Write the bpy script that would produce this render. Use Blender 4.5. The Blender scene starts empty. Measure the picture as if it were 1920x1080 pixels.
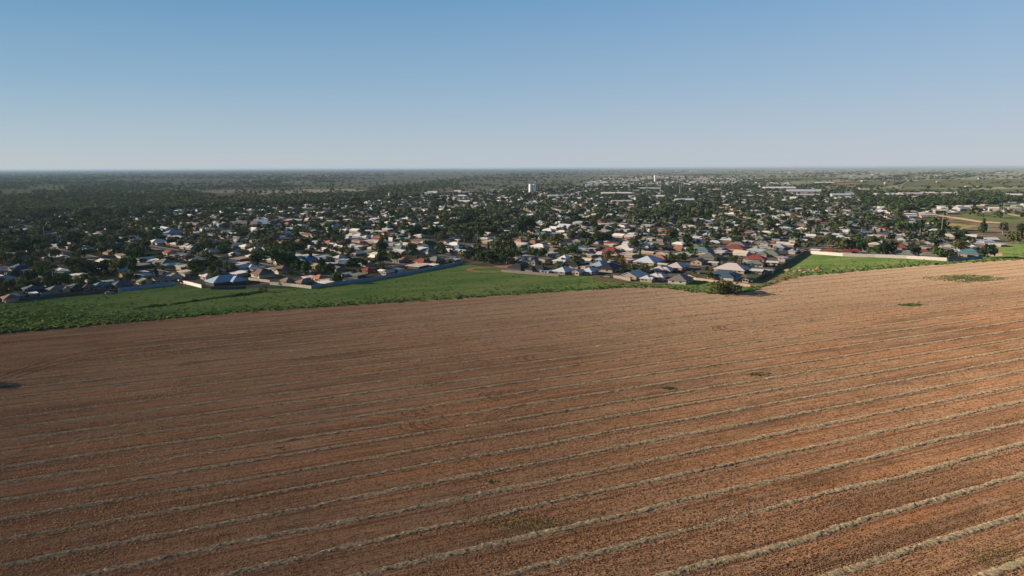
import bpy, math, random
import numpy as np
from mathutils import Matrix, Vector
random.seed(11); RNG = np.random.default_rng(7)
C = bpy.context.scene.collection
R = math.radians
H, F = 75.0, 1280.0                       # camera height (m), focal length in photo pixels
ROLL, PITCH = R(0.21), math.atan((540-314.3)/1280.0)
CP, SP = math.cos(PITCH), math.sin(PITCH)
cr, sr = math.cos(ROLL), math.sin(ROLL)
SUN_AZ, SUN_EL = R(-87), R(16.5)          # azimuth from +Y, clockwise

def G(px, py, z=0.0):
    """ground point seen at a photo pixel"""
    u, v = px-960, py-540
    u2, v2 = u*cr-v*sr, u*sr+v*cr
    fy, fz = F*CP-v2*SP, -F*SP-v2*CP
    t = (z-H)/fz
    return (u2*t, fy*t)

def P(x, y, z=0.0):
    """photo pixel and depth of a world point"""
    dz = z-H
    a = x; b = y*(-SP)+dz*(-CP); d = y*CP-dz*SP
    if d < 1: return (-9999, -9999, 1)
    u2, v2 = a/d*F, b/d*F
    return (960+u2*cr+v2*sr, 540-u2*sr+v2*cr, d)

# ------------------------------------------------------------------ object helpers
def tag(o, label=None, cat=None, group=None, kind=None):
    if label: o['label'] = label
    if cat: o['category'] = cat
    if group: o['group'] = group
    if kind: o['kind'] = kind
    return o

def empty(name, loc, rz=0.0, label=None, cat=None, group=None):
    o = bpy.data.objects.new(name, None); C.objects.link(o)
    o.location = loc; o.rotation_euler = (0, 0, rz); o.empty_display_size = 0.5
    return tag(o, label, cat, group)

def link(name, me, parent=None, loc=None, rz=0.0):
    o = bpy.data.objects.new(name, me); C.objects.link(o)
    if parent is not None: o.parent = parent
    if loc is not None: o.location = loc
    if rz: o.rotation_euler = (0, 0, rz)
    return o

def mesh_np(name, V, Q, mats, mi=None, smooth=False, attr=None):
    """mesh from numpy arrays: V (n,3), Q (m,k) all faces with k corners"""
    V = np.asarray(V, dtype=np.float32); Q = np.asarray(Q, dtype=np.int32)
    me = bpy.data.meshes.new(name)
    k = Q.shape[1]
    me.vertices.add(len(V)); me.vertices.foreach_set('co', V.ravel())
    me.loops.add(Q.size); me.loops.foreach_set('vertex_index', Q.ravel())
    me.polygons.add(len(Q)); me.polygons.foreach_set('loop_start', np.arange(0, Q.size, k, dtype=np.int32))
    for m in (mats if isinstance(mats, (list, tuple)) else [mats]): me.materials.append(m)
    if mi is not None: me.polygons.foreach_set('material_index', np.asarray(mi, dtype=np.int32))
    if smooth: me.polygons.foreach_set('use_smooth', np.ones(len(Q), dtype=bool))
    me.update(calc_edges=True)
    if attr is not None:
        a = me.attributes.new('tint', 'FLOAT', 'POINT'); a.data.foreach_set('value', np.asarray(attr, dtype=np.float32))
    return me

class MB:
    """collects polygons of any size into one mesh"""
    def __init__(s): s.v = []; s.f = []; s.m = []
    def poly(s, pts, m=0):
        b = len(s.v); s.v += [tuple(p) for p in pts]; s.f.append(tuple(range(b, b+len(pts)))); s.m.append(m)
    def box(s, x0, x1, y0, y1, z0, z1, m=0, bottom=False):
        b = len(s.v)
        s.v += [(x0,y0,z0),(x1,y0,z0),(x1,y1,z0),(x0,y1,z0),(x0,y0,z1),(x1,y0,z1),(x1,y1,z1),(x0,y1,z1)]
        fs = [(0,1,5,4),(1,2,6,5),(2,3,7,6),(3,0,4,7),(4,5,6,7)]+([(3,2,1,0)] if bottom else [])
        for f in fs: s.f.append(tuple(b+i for i in f)); s.m.append(m)
    def tube(s, p0, p1, r0, r1, n=8, m=0, cap=True):
        p0, p1 = Vector(p0), Vector(p1); d = (p1-p0).normalized()
        a = d.orthogonal().normalized(); c = d.cross(a); b = len(s.v)
        for p, r in ((p0, r0), (p1, r1)):
            for i in range(n):
                t = 2*math.pi*i/n; s.v.append(tuple(p+a*(r*math.cos(t))+c*(r*math.sin(t))))
        for i in range(n):
            j = (i+1) % n; s.f.append((b+i, b+j, b+n+j, b+n+i)); s.m.append(m)
        if cap: s.f.append(tuple(b+n+i for i in range(n))); s.m.append(m)
    def lathe(s, prof, n=16, cx=0, cy=0, m=0):
        b = len(s.v)
        for r, z in prof:
            for i in range(n):
                t = 2*math.pi*i/n; s.v.append((cx+r*math.cos(t), cy+r*math.sin(t), z))
        for k in range(len(prof)-1):
            for i in range(n):
                j = (i+1) % n; s.f.append((b+k*n+i, b+k*n+j, b+(k+1)*n+j, b+(k+1)*n+i)); s.m.append(m)
        s.f.append(tuple(b+(len(prof)-1)*n+i for i in range(n))); s.m.append(m)
    def me(s, name, mats):
        me = bpy.data.meshes.new(name); me.from_pydata(s.v, [], s.f)
        for m in (mats if isinstance(mats, (list, tuple)) else [mats]): me.materials.append(m)
        if any(s.m): me.polygons.foreach_set('material_index', s.m)
        me.update(); return me
    def build(s, name, mats, parent=None): return link(name, s.me(name, mats), parent)

# ------------------------------------------------------------------ materials
class NT:
    """tiny node-tree writer"""
    def __init__(s, name):
        s.mat = bpy.data.materials.new(name); s.mat.use_nodes = True
        s.t = s.mat.node_tree; s.t.nodes.clear()
        s.out = s.n('ShaderNodeOutputMaterial')
    def n(s, typ, **kw):
        nd = s.t.nodes.new(typ)
        for k, v in kw.items(): setattr(nd, k, v)
        return nd
    def l(s, a, b): s.t.links.new(a, b)
    def set(s, sock, v):
        if hasattr(v, 'is_output'): s.l(v, sock)
        else: sock.default_value = v
    def math(s, op, a, b=0.0, c=None, clamp=False):
        nd = s.n('ShaderNodeMath', operation=op); nd.use_clamp = clamp
        s.set(nd.inputs[0], a); s.set(nd.inputs[1], b)
        if c is not None: s.set(nd.inputs[2], c)
        return nd.outputs[0]
    def mix(s, f, a, b, mode='MIX'):
        nd = s.n('ShaderNodeMix', data_type='RGBA', blend_type=mode)
        s.set(nd.inputs[0], f)
        for i, v in ((6, a), (7, b)):
            if isinstance(v, tuple) and len(v) == 3: v = (*v, 1)
            s.set(nd.inputs[i], v)
        return nd.outputs[2]
    def noise(s, vec, scale, detail=3, rough=0.55, dist=0.0):
        nd = s.n('ShaderNodeTexNoise'); nd.inputs['Scale'].default_value = scale
        nd.inputs['Detail'].default_value = detail; nd.inputs['Roughness'].default_value = rough
        nd.inputs['Distortion'].default_value = dist
        if vec is not None: s.l(vec, nd.inputs['Vector'])
        return nd.outputs['Fac']
    def ramp(s, f, lo, hi, a=0.0, b=1.0):
        nd = s.n('ShaderNodeMapRange'); nd.interpolation_type = 'SMOOTHSTEP'
        s.set(nd.inputs[0], f)
        for i, v in ((1, lo), (2, hi), (3, a), (4, b)): nd.inputs[i].default_value = v
        return nd.outputs[0]
    def coords(s, rz=0.0, scale=(1,1,1)):
        tc = s.n('ShaderNodeTexCoord'); mp = s.n('ShaderNodeMapping')
        mp.inputs['Rotation'].default_value = (0, 0, rz); mp.inputs['Scale'].default_value = scale
        s.l(tc.outputs['Object'], mp.inputs['Vector']); return mp.outputs[0]
    def bump(s, h, strength=1.0, dist=0.1):
        nd = s.n('ShaderNodeBump'); nd.inputs['Strength'].default_value = strength; nd.inputs['Distance'].default_value = dist
        s.l(h, nd.inputs['Height']); return nd.outputs[0]
    def diffuse(s, col, normal=None, rough=1.0):
        nd = s.n('ShaderNodeBsdfDiffuse'); nd.inputs['Roughness'].default_value = rough
        s.set(nd.inputs[0], (*col, 1) if isinstance(col, tuple) and len(col) == 3 else col)
        if normal is not None: s.l(normal, nd.inputs['Normal'])
        s.l(nd.outputs[0], s.out.inputs[0]); return nd
    def principled(s, col, rough=0.6, spec=0.3, normal=None, metallic=0.0):
        nd = s.n('ShaderNodeBsdfPrincipled')
        s.set(nd.inputs['Base Color'], (*col, 1) if isinstance(col, tuple) and len(col) == 3 else col)
        nd.inputs['Roughness'].default_value = rough; nd.inputs['Specular IOR Level'].default_value = spec
        nd.inputs['Metallic'].default_value = metallic
        if normal is not None: s.l(normal, nd.inputs['Normal'])
        s.l(nd.outputs[0], s.out.inputs[0]); return nd

ROW_AZ = R(66.8)
RD = (math.sin(ROW_AZ), math.cos(ROW_AZ)); RN = (-RD[1], RD[0])     # along and across the windrows
ROWS = [72.0, 83.3, 95.0, 107.0, 118.0, 128.9, 139.4, 149.5, 159.9, 170.2, 180.9, 191.2, 202.0, 212.5, 223.2, 234.0, 244.4,
        255.2, 266.8, 278.6, 290.0, 301.0, 311.8, 322.5, 333.2, 344.0, 354.5]

def sep(t, vec):
    nd = t.n('ShaderNodeSeparateXYZ'); t.l(vec, nd.inputs[0]); return nd.outputs

def field_material():
    t = NT('stubble_field_soil')
    ang = math.atan2(RD[1], RD[0])
    v = t.coords(-ang)                                   # x' along the rows, y' across
    def st(sx, sy):
        mp = t.n('ShaderNodeMapping'); mp.inputs['Scale'].default_value = (sx, sy, 1); t.l(v, mp.inputs['Vector']); return mp.outputs[0]
    x, y = sep(t, v)[:2]
    streak = t.noise(st(0.012, 0.32), 1.0, 4, 0.6)       # bands along the rows
    streak2 = t.noise(st(0.05, 1.2), 1.0, 3, 0.6)
    lines = t.noise(st(0.022, 1.9), 1.0, 4, 0.7)          # drill lines
    grain = t.noise(st(0.55, 2.4), 1.0, 4, 0.75)
    big = t.noise(st(0.007, 0.013), 1.0, 3, 0.55)
    blot = t.noise(st(0.05, 0.11), 1.0, 4, 0.65)
    col = t.mix(t.ramp(streak, 0.40, 0.60), (0.355, 0.184, 0.098), (0.305, 0.196, 0.125))
    col = t.mix(t.ramp(big, 0.4, 0.66, 0, 0.75), col, (0.37, 0.245, 0.155))
    col = t.mix(t.ramp(streak2, 0.46, 0.68, 0, 0.75), col, (0.135, 0.07, 0.036))
    col = t.mix(t.ramp(blot, 0.55, 0.72, 0, 0.7), col, (0.135, 0.076, 0.04))
    col = t.mix(t.ramp(lines, 0.5, 0.68, 0, 0.65), col, (0.52, 0.295, 0.155))
    col = t.mix(t.ramp(lines, 0.46, 0.30, 0, 0.75), col, (0.115, 0.062, 0.036))
    col = t.mix(t.ramp(grain, 0.53, 0.68, 0, 0.4), col, (0.46, 0.27, 0.135))
    col = t.mix(t.ramp(grain, 0.47, 0.33, 0, 0.45), col, (0.10, 0.056, 0.032))
    cell = t.n('ShaderNodeTexNoise'); cell.inputs['Scale'].default_value = 1.0; cell.inputs['Detail'].default_value = 2
    cv = t.n('ShaderNodeCombineXYZ'); t.l(t.math('MULTIPLY', x, 0.011), cv.inputs[0]); t.l(t.math('MULTIPLY', t.math('FLOOR', t.math('DIVIDE', t.math('SUBTRACT', y, 95.0), 5.39)), 3.7), cv.inputs[1]); t.l(cv.outputs[0], cell.inputs['Vector'])
    col = t.mix(t.ramp(cell.outputs['Fac'], 0.46, 0.68, 0, 0.75), col, t.mix(1.0, col, (0.60, 0.58, 0.60), 'MULTIPLY'))
    col = t.mix(t.ramp(cell.outputs['Fac'], 0.48, 0.34, 0, 0.5), col, t.mix(1.0, col, (1.12, 0.98, 0.88), 'MULTIPLY'))
    dk = t.noise(st(0.004, 0.012), 1.0, 3, 0.6)
    col = t.mix(t.ramp(dk, 0.47, 0.68, 0, 0.6), col, t.mix(1.0, col, (0.6, 0.6, 0.62), 'MULTIPLY'))
    # thin straw spread and wheel lines beside every windrow
    k = t.math('DIVIDE', t.math('SUBTRACT', y, 95.0), 10.78)
    fr = t.math('ABSOLUTE', t.math('SUBTRACT', t.math('FRACT', t.math('ADD', k, 0.5)), 0.5))      # 0 on a windrow
    wig = t.math('ADD', fr, t.math('MULTIPLY', t.math('SUBTRACT', t.noise(st(0.03, 0.02), 1.0, 2), 0.5), 0.05))
    wheel = t.math('MULTIPLY', t.ramp(wig, 0.085, 0.11), t.ramp(wig, 0.19, 0.14))
    col = t.mix(t.math('MULTIPLY', wheel, t.ramp(streak2, 0.3, 0.55, 0.25, 0.8)), col, (0.115, 0.062, 0.04))
    pale = t.math('MULTIPLY', t.ramp(y, 190, 330), t.ramp(x, -20, 260))
    col = t.mix(t.math('MULTIPLY', pale, t.ramp(streak, 0.25, 0.6, 0.45, 0.8)), col, (0.43, 0.305, 0.205))
    # weedy dark speckle
    spk = t.math('MULTIPLY', t.ramp(t.noise(st(0.35, 0.8), 1.0, 3, 0.7), 0.55, 0.64), t.ramp(t.noise(st(0.012, 0.03), 1.0, 3), 0.46, 0.60, 0.04, 0.9))
    col = t.mix(t.math('MULTIPLY', spk, 0.65), col, (0.05, 0.048, 0.028))
    h = t.math('ADD', t.math('MULTIPLY', grain, 0.5), t.math('ADD', t.math('MULTIPLY', lines, 0.5), t.math('MULTIPLY', streak2, 0.5)))
    t.diffuse(col, t.bump(h, 0.5, 0.10)); return t.mat

def straw_material():
    t = NT('straw'); v = t.coords()
    a = t.noise(v, 1.5, 5, 0.8); b = t.noise(v, 0.4, 3, 0.6); c = t.noise(v, 0.06, 2)
    col = t.mix(t.ramp(a, 0.36, 0.66), (0.13, 0.105, 0.066), (0.46, 0.385, 0.262))
    col = t.mix(t.ramp(b, 0.5, 0.75, 0, 0.6), col, (0.24, 0.19, 0.13))
    col = t.mix(t.ramp(c, 0.45, 0.7, 0, 0.4), col, (0.36, 0.28, 0.17))
    t.diffuse(col, t.bump(a, 0.7, 0.12)); return t.mat

def tuft_material(name, cols, attr=True, trans=0.2):
    """leafy or stalky things: colour from the per-plant tint"""
    t = NT(name)
    if attr:
        a = t.n('ShaderNodeAttribute'); a.attribute_name = 'tint'; f = a.outputs['Fac']
    else:
        oi = t.n('ShaderNodeObjectInfo'); f = oi.outputs['Random']
    rp = t.n('ShaderNodeValToRGB'); e = rp.color_ramp.elements
    while len(e) < len(cols): e.new(0.5)
    for i, c in enumerate(cols): e[i].position = i/(len(cols)-1); e[i].color = (*c, 1)
    t.l(f, rp.inputs[0])
    col = rp.outputs[0]
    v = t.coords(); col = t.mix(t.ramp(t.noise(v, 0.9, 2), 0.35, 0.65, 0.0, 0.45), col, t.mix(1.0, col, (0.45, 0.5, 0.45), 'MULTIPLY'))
    d = t.n('ShaderNodeBsdfDiffuse'); t.l(col, d.inputs[0])
    if trans:
        tr = t.n('ShaderNodeBsdfTranslucent'); t.l(col, tr.inputs[0])
        mx = t.n('ShaderNodeMixShader'); mx.inputs[0].default_value = trans
        t.l(d.outputs[0], mx.inputs[1]); t.l(tr.outputs[0], mx.inputs[2]); t.l(mx.outputs[0], t.out.inputs[0])
    else: t.l(d.outputs[0], t.out.inputs[0])
    return t.mat

def grass_ground():
    t = NT('green_weed_ground'); v = t.coords(-math.atan2(RD[1], RD[0]))
    def st(sx, sy):
        mp = t.n('ShaderNodeMapping'); mp.inputs['Scale'].default_value = (sx, sy, 1); t.l(v, mp.inputs['Vector']); return mp.outputs[0]
    a = t.noise(st(0.018, 0.05), 1.0, 4, 0.6); b = t.noise(st(0.25, 0.5), 1.0, 4, 0.7); c = t.noise(st(0.02, 0.09), 1.0, 3)
    col = t.mix(t.ramp(a, 0.36, 0.64), (0.095, 0.168, 0.043), (0.168, 0.215, 0.068))
    col = t.mix(t.ramp(b, 0.5, 0.7, 0, 0.7), col, (0.075, 0.12, 0.04))
    col = t.mix(t.ramp(c, 0.53, 0.70, 0, 0.65), col, (0.23, 0.205, 0.09))
    t.diffuse(col, t.bump(b, 0.8, 0.35)); return t.mat

def noisy(name, c0, c1, scale=0.3, rough=None, spec=0.3, stretch=None, bump=0.0, c2=None, scale2=0.02):
    t = NT(name); v = t.coords(scale=stretch or (1, 1, 1))
    a = t.noise(v, scale, 4, 0.65)
    col = t.mix(t.ramp(a, 0.35, 0.65), c0, c1)
    if c2: col = t.mix(t.ramp(t.noise(v, scale2, 3), 0.5, 0.68, 0, 0.8), col, c2)
    nrm = t.bump(a, 0.7, bump) if bump else None
    if rough is None: t.diffuse(col, nrm)
    else: t.principled(col, rough, spec, nrm)
    return t.mat

def town_ground():
    t = NT('town_ground'); v = t.coords()
    a = t.noise(v, 0.045, 4, 0.6); b = t.noise(v, 0.22, 4, 0.7); c = t.noise(v, 0.008, 3); d = t.noise(v, 0.0016, 4, 0.6)
    vr = t.n('ShaderNodeTexVoronoi'); vr.inputs['Scale'].default_value = 0.05; t.l(v, vr.inputs['Vector'])
    lot = sep(t, vr.outputs['Color'])[0]
    col = t.mix(t.ramp(a, 0.4, 0.62), (0.115, 0.09, 0.068), (0.06, 0.075, 0.035))
    col = t.mix(t.ramp(lot, 0.6, 0.75, 0, 0.75), col, (0.17, 0.135, 0.105))
    col = t.mix(t.ramp(b, 0.5, 0.7, 0, 0.6), col, (0.075, 0.07, 0.04))
    # beyond the town the floodplain scrub: grey green with tan clearings
    far = t.math('MULTIPLY', t.ramp(sep(t, v)[1], 1500, 2300), 1.0)
    scrub = t.mix(t.ramp(c, 0.4, 0.62), (0.20, 0.195, 0.145), (0.135, 0.155, 0.11))
    scrub = t.mix(t.ramp(d, 0.5, 0.66, 0, 0.7), scrub, (0.19, 0.155, 0.12))
    t.diffuse(t.mix(far, col, scrub)); return t.mat

def flat(name, c, rough=0.6, spec=0.3, var=0.12, scale=0.8):
    t = NT(name); v = t.coords(); oi = t.n('ShaderNodeObjectInfo')
    f = t.math('ADD', t.math('MULTIPLY', t.noise(v, scale, 3, 0.7), 0.7), t.math('MULTIPLY', oi.outputs['Random'], 0.3))
    lo = tuple(x*(1-var*1.6) for x in c); hi = tuple(min(0.9, x*(1+var)) for x in c)
    t.principled(t.mix(f, lo, hi), rough, spec); return t.mat

M_FIELD = field_material(); M_STRAW = straw_material(); M_GRASS = grass_ground(); M_TOWN = town_ground()
M_ROAD = noisy('asphalt', (0.035, 0.035, 0.038), (0.055, 0.053, 0.052), 0.5, 0.8)
M_PAVE = noisy('concrete', (0.15, 0.135, 0.12), (0.21, 0.19, 0.17), 0.5, 0.85)
M_DIRT = noisy('red_dirt', (0.36, 0.17, 0.095), (0.42, 0.25, 0.16), 0.25, bump=0.2)
M_TAN = noisy('tan_dirt', (0.34, 0.24, 0.15), (0.42, 0.31, 0.21), 0.2, bump=0.2)
M_TRACK = noisy('wheel_track_soil', (0.205, 0.09, 0.05), (0.165, 0.075, 0.044), 0.8, bump=0.2)
M_TRACKD = noisy('dark_wheel_track', (0.09, 0.048, 0.032), (0.13, 0.07, 0.045), 0.8, bump=0.2)
M_TRUNK = noisy('bark', (0.10, 0.075, 0.055), (0.22, 0.18, 0.14), 3.0)
M_PALE_TRUNK = noisy('pale_bark', (0.42, 0.37, 0.31), (0.25, 0.2, 0.16), 1.2)
M_GLASS = NT('window_glass'); M_GLASS.principled((0.02, 0.028, 0.035), 0.12, 0.5); M_GLASS = M_GLASS.mat
M_STUB = tuft_material('stubble_stalks', [(0.22, 0.115, 0.062), (0.30, 0.16, 0.085), (0.35, 0.20, 0.11), (0.42, 0.27, 0.16)], True, 0.3)
M_WEED = tuft_material('weed_leaves', [(0.03, 0.06, 0.018), (0.07, 0.125, 0.034), (0.13, 0.185, 0.055), (0.21, 0.23, 0.085)], True, 0.3)
FOL = {
 'dark':  [(0.024, 0.046, 0.018), (0.042, 0.07, 0.026), (0.064, 0.092, 0.034)],
 'olive': [(0.06, 0.078, 0.026), (0.092, 0.104, 0.036), (0.125, 0.128, 0.045)],
 'green': [(0.036, 0.07, 0.018), (0.058, 0.105, 0.026), (0.085, 0.13, 0.036)],
 'grey':  [(0.07, 0.086, 0.052), (0.1, 0.114, 0.07), (0.125, 0.134, 0.082)],
 'yellow':[(0.20, 0.12, 0.02), (0.28, 0.17, 0.03), (0.33, 0.16, 0.03)],
 'red':   [(0.28, 0.04, 0.035), (0.33, 0.06, 0.05), (0.36, 0.07, 0.06)]}
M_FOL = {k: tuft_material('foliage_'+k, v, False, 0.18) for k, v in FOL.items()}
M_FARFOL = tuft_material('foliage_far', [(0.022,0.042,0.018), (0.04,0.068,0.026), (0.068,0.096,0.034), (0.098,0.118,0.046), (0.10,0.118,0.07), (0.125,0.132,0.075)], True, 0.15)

PAL = dict(pale=(0.50, 0.56, 0.62), paleblue=(0.36, 0.49, 0.62), blue=(0.05, 0.24, 0.52), grey=(0.25, 0.24, 0.225), greygreen=(0.25, 0.285, 0.245),
           dark=(0.035, 0.036, 0.042), navy=(0.07, 0.11, 0.17), brown=(0.21, 0.14, 0.105), pinkbrown=(0.32, 0.22, 0.19), red=(0.29, 0.07, 0.058),
           darkred=(0.24, 0.045, 0.04), orange=(0.45, 0.18, 0.095), tan=(0.50, 0.38, 0.26), white=(0.74, 0.72, 0.69), teal=(0.13, 0.30, 0.31), cream=(0.60, 0.53, 0.42),
           lilac=(0.55, 0.50, 0.50))
WORD = dict(pale='pale metal', paleblue='pale blue', blue='bright blue', grey='grey', greygreen='grey green', dark='black', navy='navy', brown='brown tiled',
            pinkbrown='pinkish brown', red='red', darkred='dark red', orange='orange tiled', tan='tan', white='white', teal='teal', cream='cream', lilac='lilac grey')
DIM = dict(white=1.0, pale=.95, cream=.95, lilac=.95, paleblue=.75, red=.8, darkred=.9, orange=.85, blue=.9, dark=.8, navy=.8, brown=.8)
M_ROOF = {k: flat('roof_'+k, tuple(q*DIM.get(k, 0.68) for q in v), 0.62, 0.25) for k, v in PAL.items()}
WALLS = dict(cream=(0.58, 0.46, 0.34), white=(0.70, 0.66, 0.60), redbrick=(0.33, 0.13, 0.085), grey=(0.34, 0.32, 0.30), tan=(0.46, 0.33, 0.22), pink=(0.58, 0.44, 0.38), dark=(0.09, 0.09, 0.095))
M_WALL = {k: flat('wall_'+k, tuple(q*0.54 for q in v), 0.85, 0.15) for k, v in WALLS.items()}
M_STEEL = {k: flat('fence_'+k, tuple(q*0.75 for q in v), 0.6, 0.3) for k, v in dict(blue=(0.13, 0.30, 0.47), dark=(0.05, 0.065, 0.075), white=(0.95, 0.86, 0.78), cream=(0.42, 0.44, 0.36), grey=(0.27, 0.24, 0.215), tan=(0.46, 0.36, 0.26), pink=(0.52, 0.38, 0.30)).items()}
M_METAL = flat('galvanised_pole', (0.42, 0.42, 0.42), 0.5, 0.4)

# ------------------------------------------------------------------ camera, sun, sky
scene = bpy.context.scene
cam = bpy.data.cameras.new('camera'); co = bpy.data.objects.new('camera', cam); C.objects.link(co)
r0, d0, fw = Vector((1, 0, 0)), Vector((0, -SP, -CP)), Vector((0, CP, -SP))
Rr, Dd = r0*cr+d0*sr, -r0*sr+d0*cr
co.matrix_world = Matrix(((Rr.x, -Dd.x, -fw.x, 0), (Rr.y, -Dd.y, -fw.y, 0), (Rr.z, -Dd.z, -fw.z, H), (0, 0, 0, 1)))
cam.sensor_width = 36; cam.lens = 24.0; cam.clip_end = 200000; cam.clip_start = 1
scene.camera = co
sd = Vector((math.sin(SUN_AZ)*math.cos(SUN_EL), math.cos(SUN_AZ)*math.cos(SUN_EL), math.sin(SUN_EL)))
sl = bpy.data.lights.new('sun', 'SUN'); sl.energy = 4.5; sl.angle = R(0.5); sl.color = (1.0, 0.82, 0.62)
so = bpy.data.objects.new('sun', sl); C.objects.link(so); so.rotation_euler = sd.to_track_quat('Z', 'Y').to_euler()
w = bpy.data.worlds.new('World'); scene.world = w; w.use_nodes = True
nt = w.node_tree; nt.nodes.clear()
wo = nt.nodes.new('ShaderNodeOutputWorld'); bg = nt.nodes.new('ShaderNodeBackground'); sky = nt.nodes.new('ShaderNodeTexSky')
sky.sky_type = 'NISHITA'; sky.sun_disc = False; sky.sun_elevation = SUN_EL; sky.sun_rotation = SUN_AZ
sky.altitude = 100; sky.air_density = 1.0; sky.dust_density = 0.6; sky.ozone_density = 2.0
bg.inputs['Strength'].default_value = 0.10
EXPO = 0.9
def lin(c): return tuple(((v/255+0.055)/1.055)**2.4 if v > 10 else v/255/12.92 for v in c)
tcw = nt.nodes.new('ShaderNodeTexCoord'); sx = nt.nodes.new('ShaderNodeSeparateXYZ'); nt.links.new(tcw.outputs['Generated'], sx.inputs[0])
def sky_ramp(stops):
    rp = nt.nodes.new('ShaderNodeValToRGB'); e = rp.color_ramp.elements
    while len(e) < len(stops): e.new(0.5)
    for i, (z, c) in enumerate(stops): e[i].position = z; e[i].color = (*[v*10/2**EXPO for v in lin(c)], 1)
    nt.links.new(sx.outputs[2], rp.inputs[0]); return rp.outputs[0]
sl_ = sky_ramp([(0.0, (184, 194, 202)), (0.05, (163, 184, 200)), (0.11, (135, 170, 197)), (0.23, (89, 143, 183)), (0.5, (40, 76, 114)), (1.0, (26, 44, 70))])
sr_ = sky_ramp([(0.0, (190, 196, 205)), (0.05, (178, 191, 207)), (0.11, (160, 184, 208)), (0.23, (125, 166, 206)), (0.5, (52, 88, 130)), (1.0, (26, 44, 70))])
mr = nt.nodes.new('ShaderNodeMapRange'); nt.links.new(sx.outputs[0], mr.inputs[0]); mr.inputs[1].default_value = -0.62; mr.inputs[2].default_value = 0.62
mxa = nt.nodes.new('ShaderNodeMix'); mxa.data_type = 'RGBA'; nt.links.new(mr.outputs[0], mxa.inputs[0]); nt.links.new(sl_, mxa.inputs[6]); nt.links.new(sr_, mxa.inputs[7])
mxb = nt.nodes.new('ShaderNodeMix'); mxb.data_type = 'RGBA'; mxb.inputs[0].default_value = 0.06; nt.links.new(mxa.outputs[2], mxb.inputs[6]); nt.links.new(sky.outputs[0], mxb.inputs[7])
nt.links.new(mxb.outputs[2], bg.inputs[0]); nt.links.new(bg.outputs[0], wo.inputs[0])
vs = scene.view_settings; vs.view_transform = 'Standard'; vs.look = 'None'; vs.gamma = 1; vs.exposure = EXPO
scene.cycles.max_bounces = 5; scene.cycles.diffuse_bounces = 2; scene.cycles.volume_bounces = 0
scene.cycles.transparent_max_bounces = 8

# ------------------------------------------------------------------ ground
def sheet(name, pts, z, mat, kind='structure', label=None):
    m = MB(); m.poly([(x, y, z) for x, y in pts]); o = m.build(name, mat)
    n = o.data.polygons[0].normal
    if n.z < 0: o.data.flip_normals()
    tag(o, label, None, None, kind); return o
def px_sheet(name, pts, z, mat, **k): return sheet(name, [G(*p) for p in pts], z, mat, **k)

xs = sorted({s*v for s in (1, -1) for v in (0, 60, 120, 200, 300, 420, 580, 800, 1100, 1500, 2000, 2800, 4000, 5600, 8000, 11000, 15000, 21000, 29000, 38000)})
ys = [-1500, -600, -200, 0, 60, 120, 180, 240, 300, 360, 420, 500, 600, 720, 860, 1050, 1300, 1600, 2000, 2500, 3200, 4100, 5300, 7000, 9000, 12000, 16000, 22000, 30000, 42000, 55000]
V = [(x, y, 0) for y in ys for x in xs]; nx = len(xs)
Q = [(j*nx+i, j*nx+i+1, (j+1)*nx+i+1, (j+1)*nx+i) for j in range(len(ys)-1) for i in range(nx-1)]
tag(link('ground', mesh_np('ground', V, Q, M_TOWN)), None, None, None, 'structure')

# field edge, in photo pixels, left to right
EDGE = [(-160, 640), (0, 625), (160, 611), (320, 597), (480, 583), (640, 573), (800, 563), (940, 554), (1080, 545), (1190, 538), (1250, 541), (1300, 547), (1335, 551.5),
        (1370, 551), (1405, 547), (1440, 536), (1470, 526), (1500, 518), (1600, 509), (1700, 500), (1800, 493), (1920, 486), (2060, 478)]
EDGEG = [G(*p) for p in EDGE]
def strip_poly_mesh(name, top, bottom, z, mat):
    """sheet between two polylines of equal length"""
    n = len(top); V = [(x, y, z) for x, y in bottom]+[(x, y, z) for x, y in top]
    return mesh_np(name, V, [(i, i+1, n+i+1, n+i) for i in range(n-1)], mat)
bot = [(-380+i*(1180/(len(EDGE)-1)), 20) for i in range(len(EDGE))]
tag(link('field', strip_poly_mesh('field', EDGEG, bot, 0.03, M_FIELD)), 'brown harvested field with straw windrows filling the foreground', None, None, 'structure')

def edge_y(px):
    for (a, b), (c, d) in zip(EDGE, EDGE[1:]):
        if a <= px <= c: return b+(d-b)*(px-a)/(c-a)
    return 640 if px < 0 else 478
def in_field(x, y, pad=0.0):
    p = P(x, y); return p[1] > edge_y(p[0])+pad

# town front line (fences), photo pixels
FRONT = [(-200, 590), (0, 572), (45, 565), (222, 547), (330, 534), (378, 540), (460, 541), (585, 541), (680, 529), (760, 515), (868, 494), (930, 503), (1047, 517), (1100, 517),
         (1182, 528), (1262, 533), (1300, 524), (1408, 537), (1440, 519), (1513, 472), (1640, 482), (1775, 488), (1845, 483), (1850, 463), (1920, 455), (2100, 445)]
def front_y(px):
    for (a, b), (c, d) in zip(FRONT, FRONT[1:]):
        if a <= px <= c: return b+(d-b)*(px-a)/(c-a)
    return 590 if px < 0 else 445
gx = [-160, -80, 0, 45, 110, 222, 280, 330, 378, 420, 460, 520, 585, 640, 680, 760, 820, 868, 900, 930, 990, 1047, 1100, 1140, 1182, 1220, 1262, 1300, 1350, 1408, 1440, 1475, 1513, 1580, 1640, 1700, 1775, 1845, 1850, 1920, 2060]
top = [G(x, front_y(x)) for x in gx]; bt = []
for x in gx:
    a = G(x, edge_y(x)); bt.append(a)
tag(link('grass_strip', strip_poly_mesh('grass_strip', top, bt, 0.018, M_GRASS)), 'green weedy grass strip between town fences and brown field', None, None, 'structure')

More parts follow.
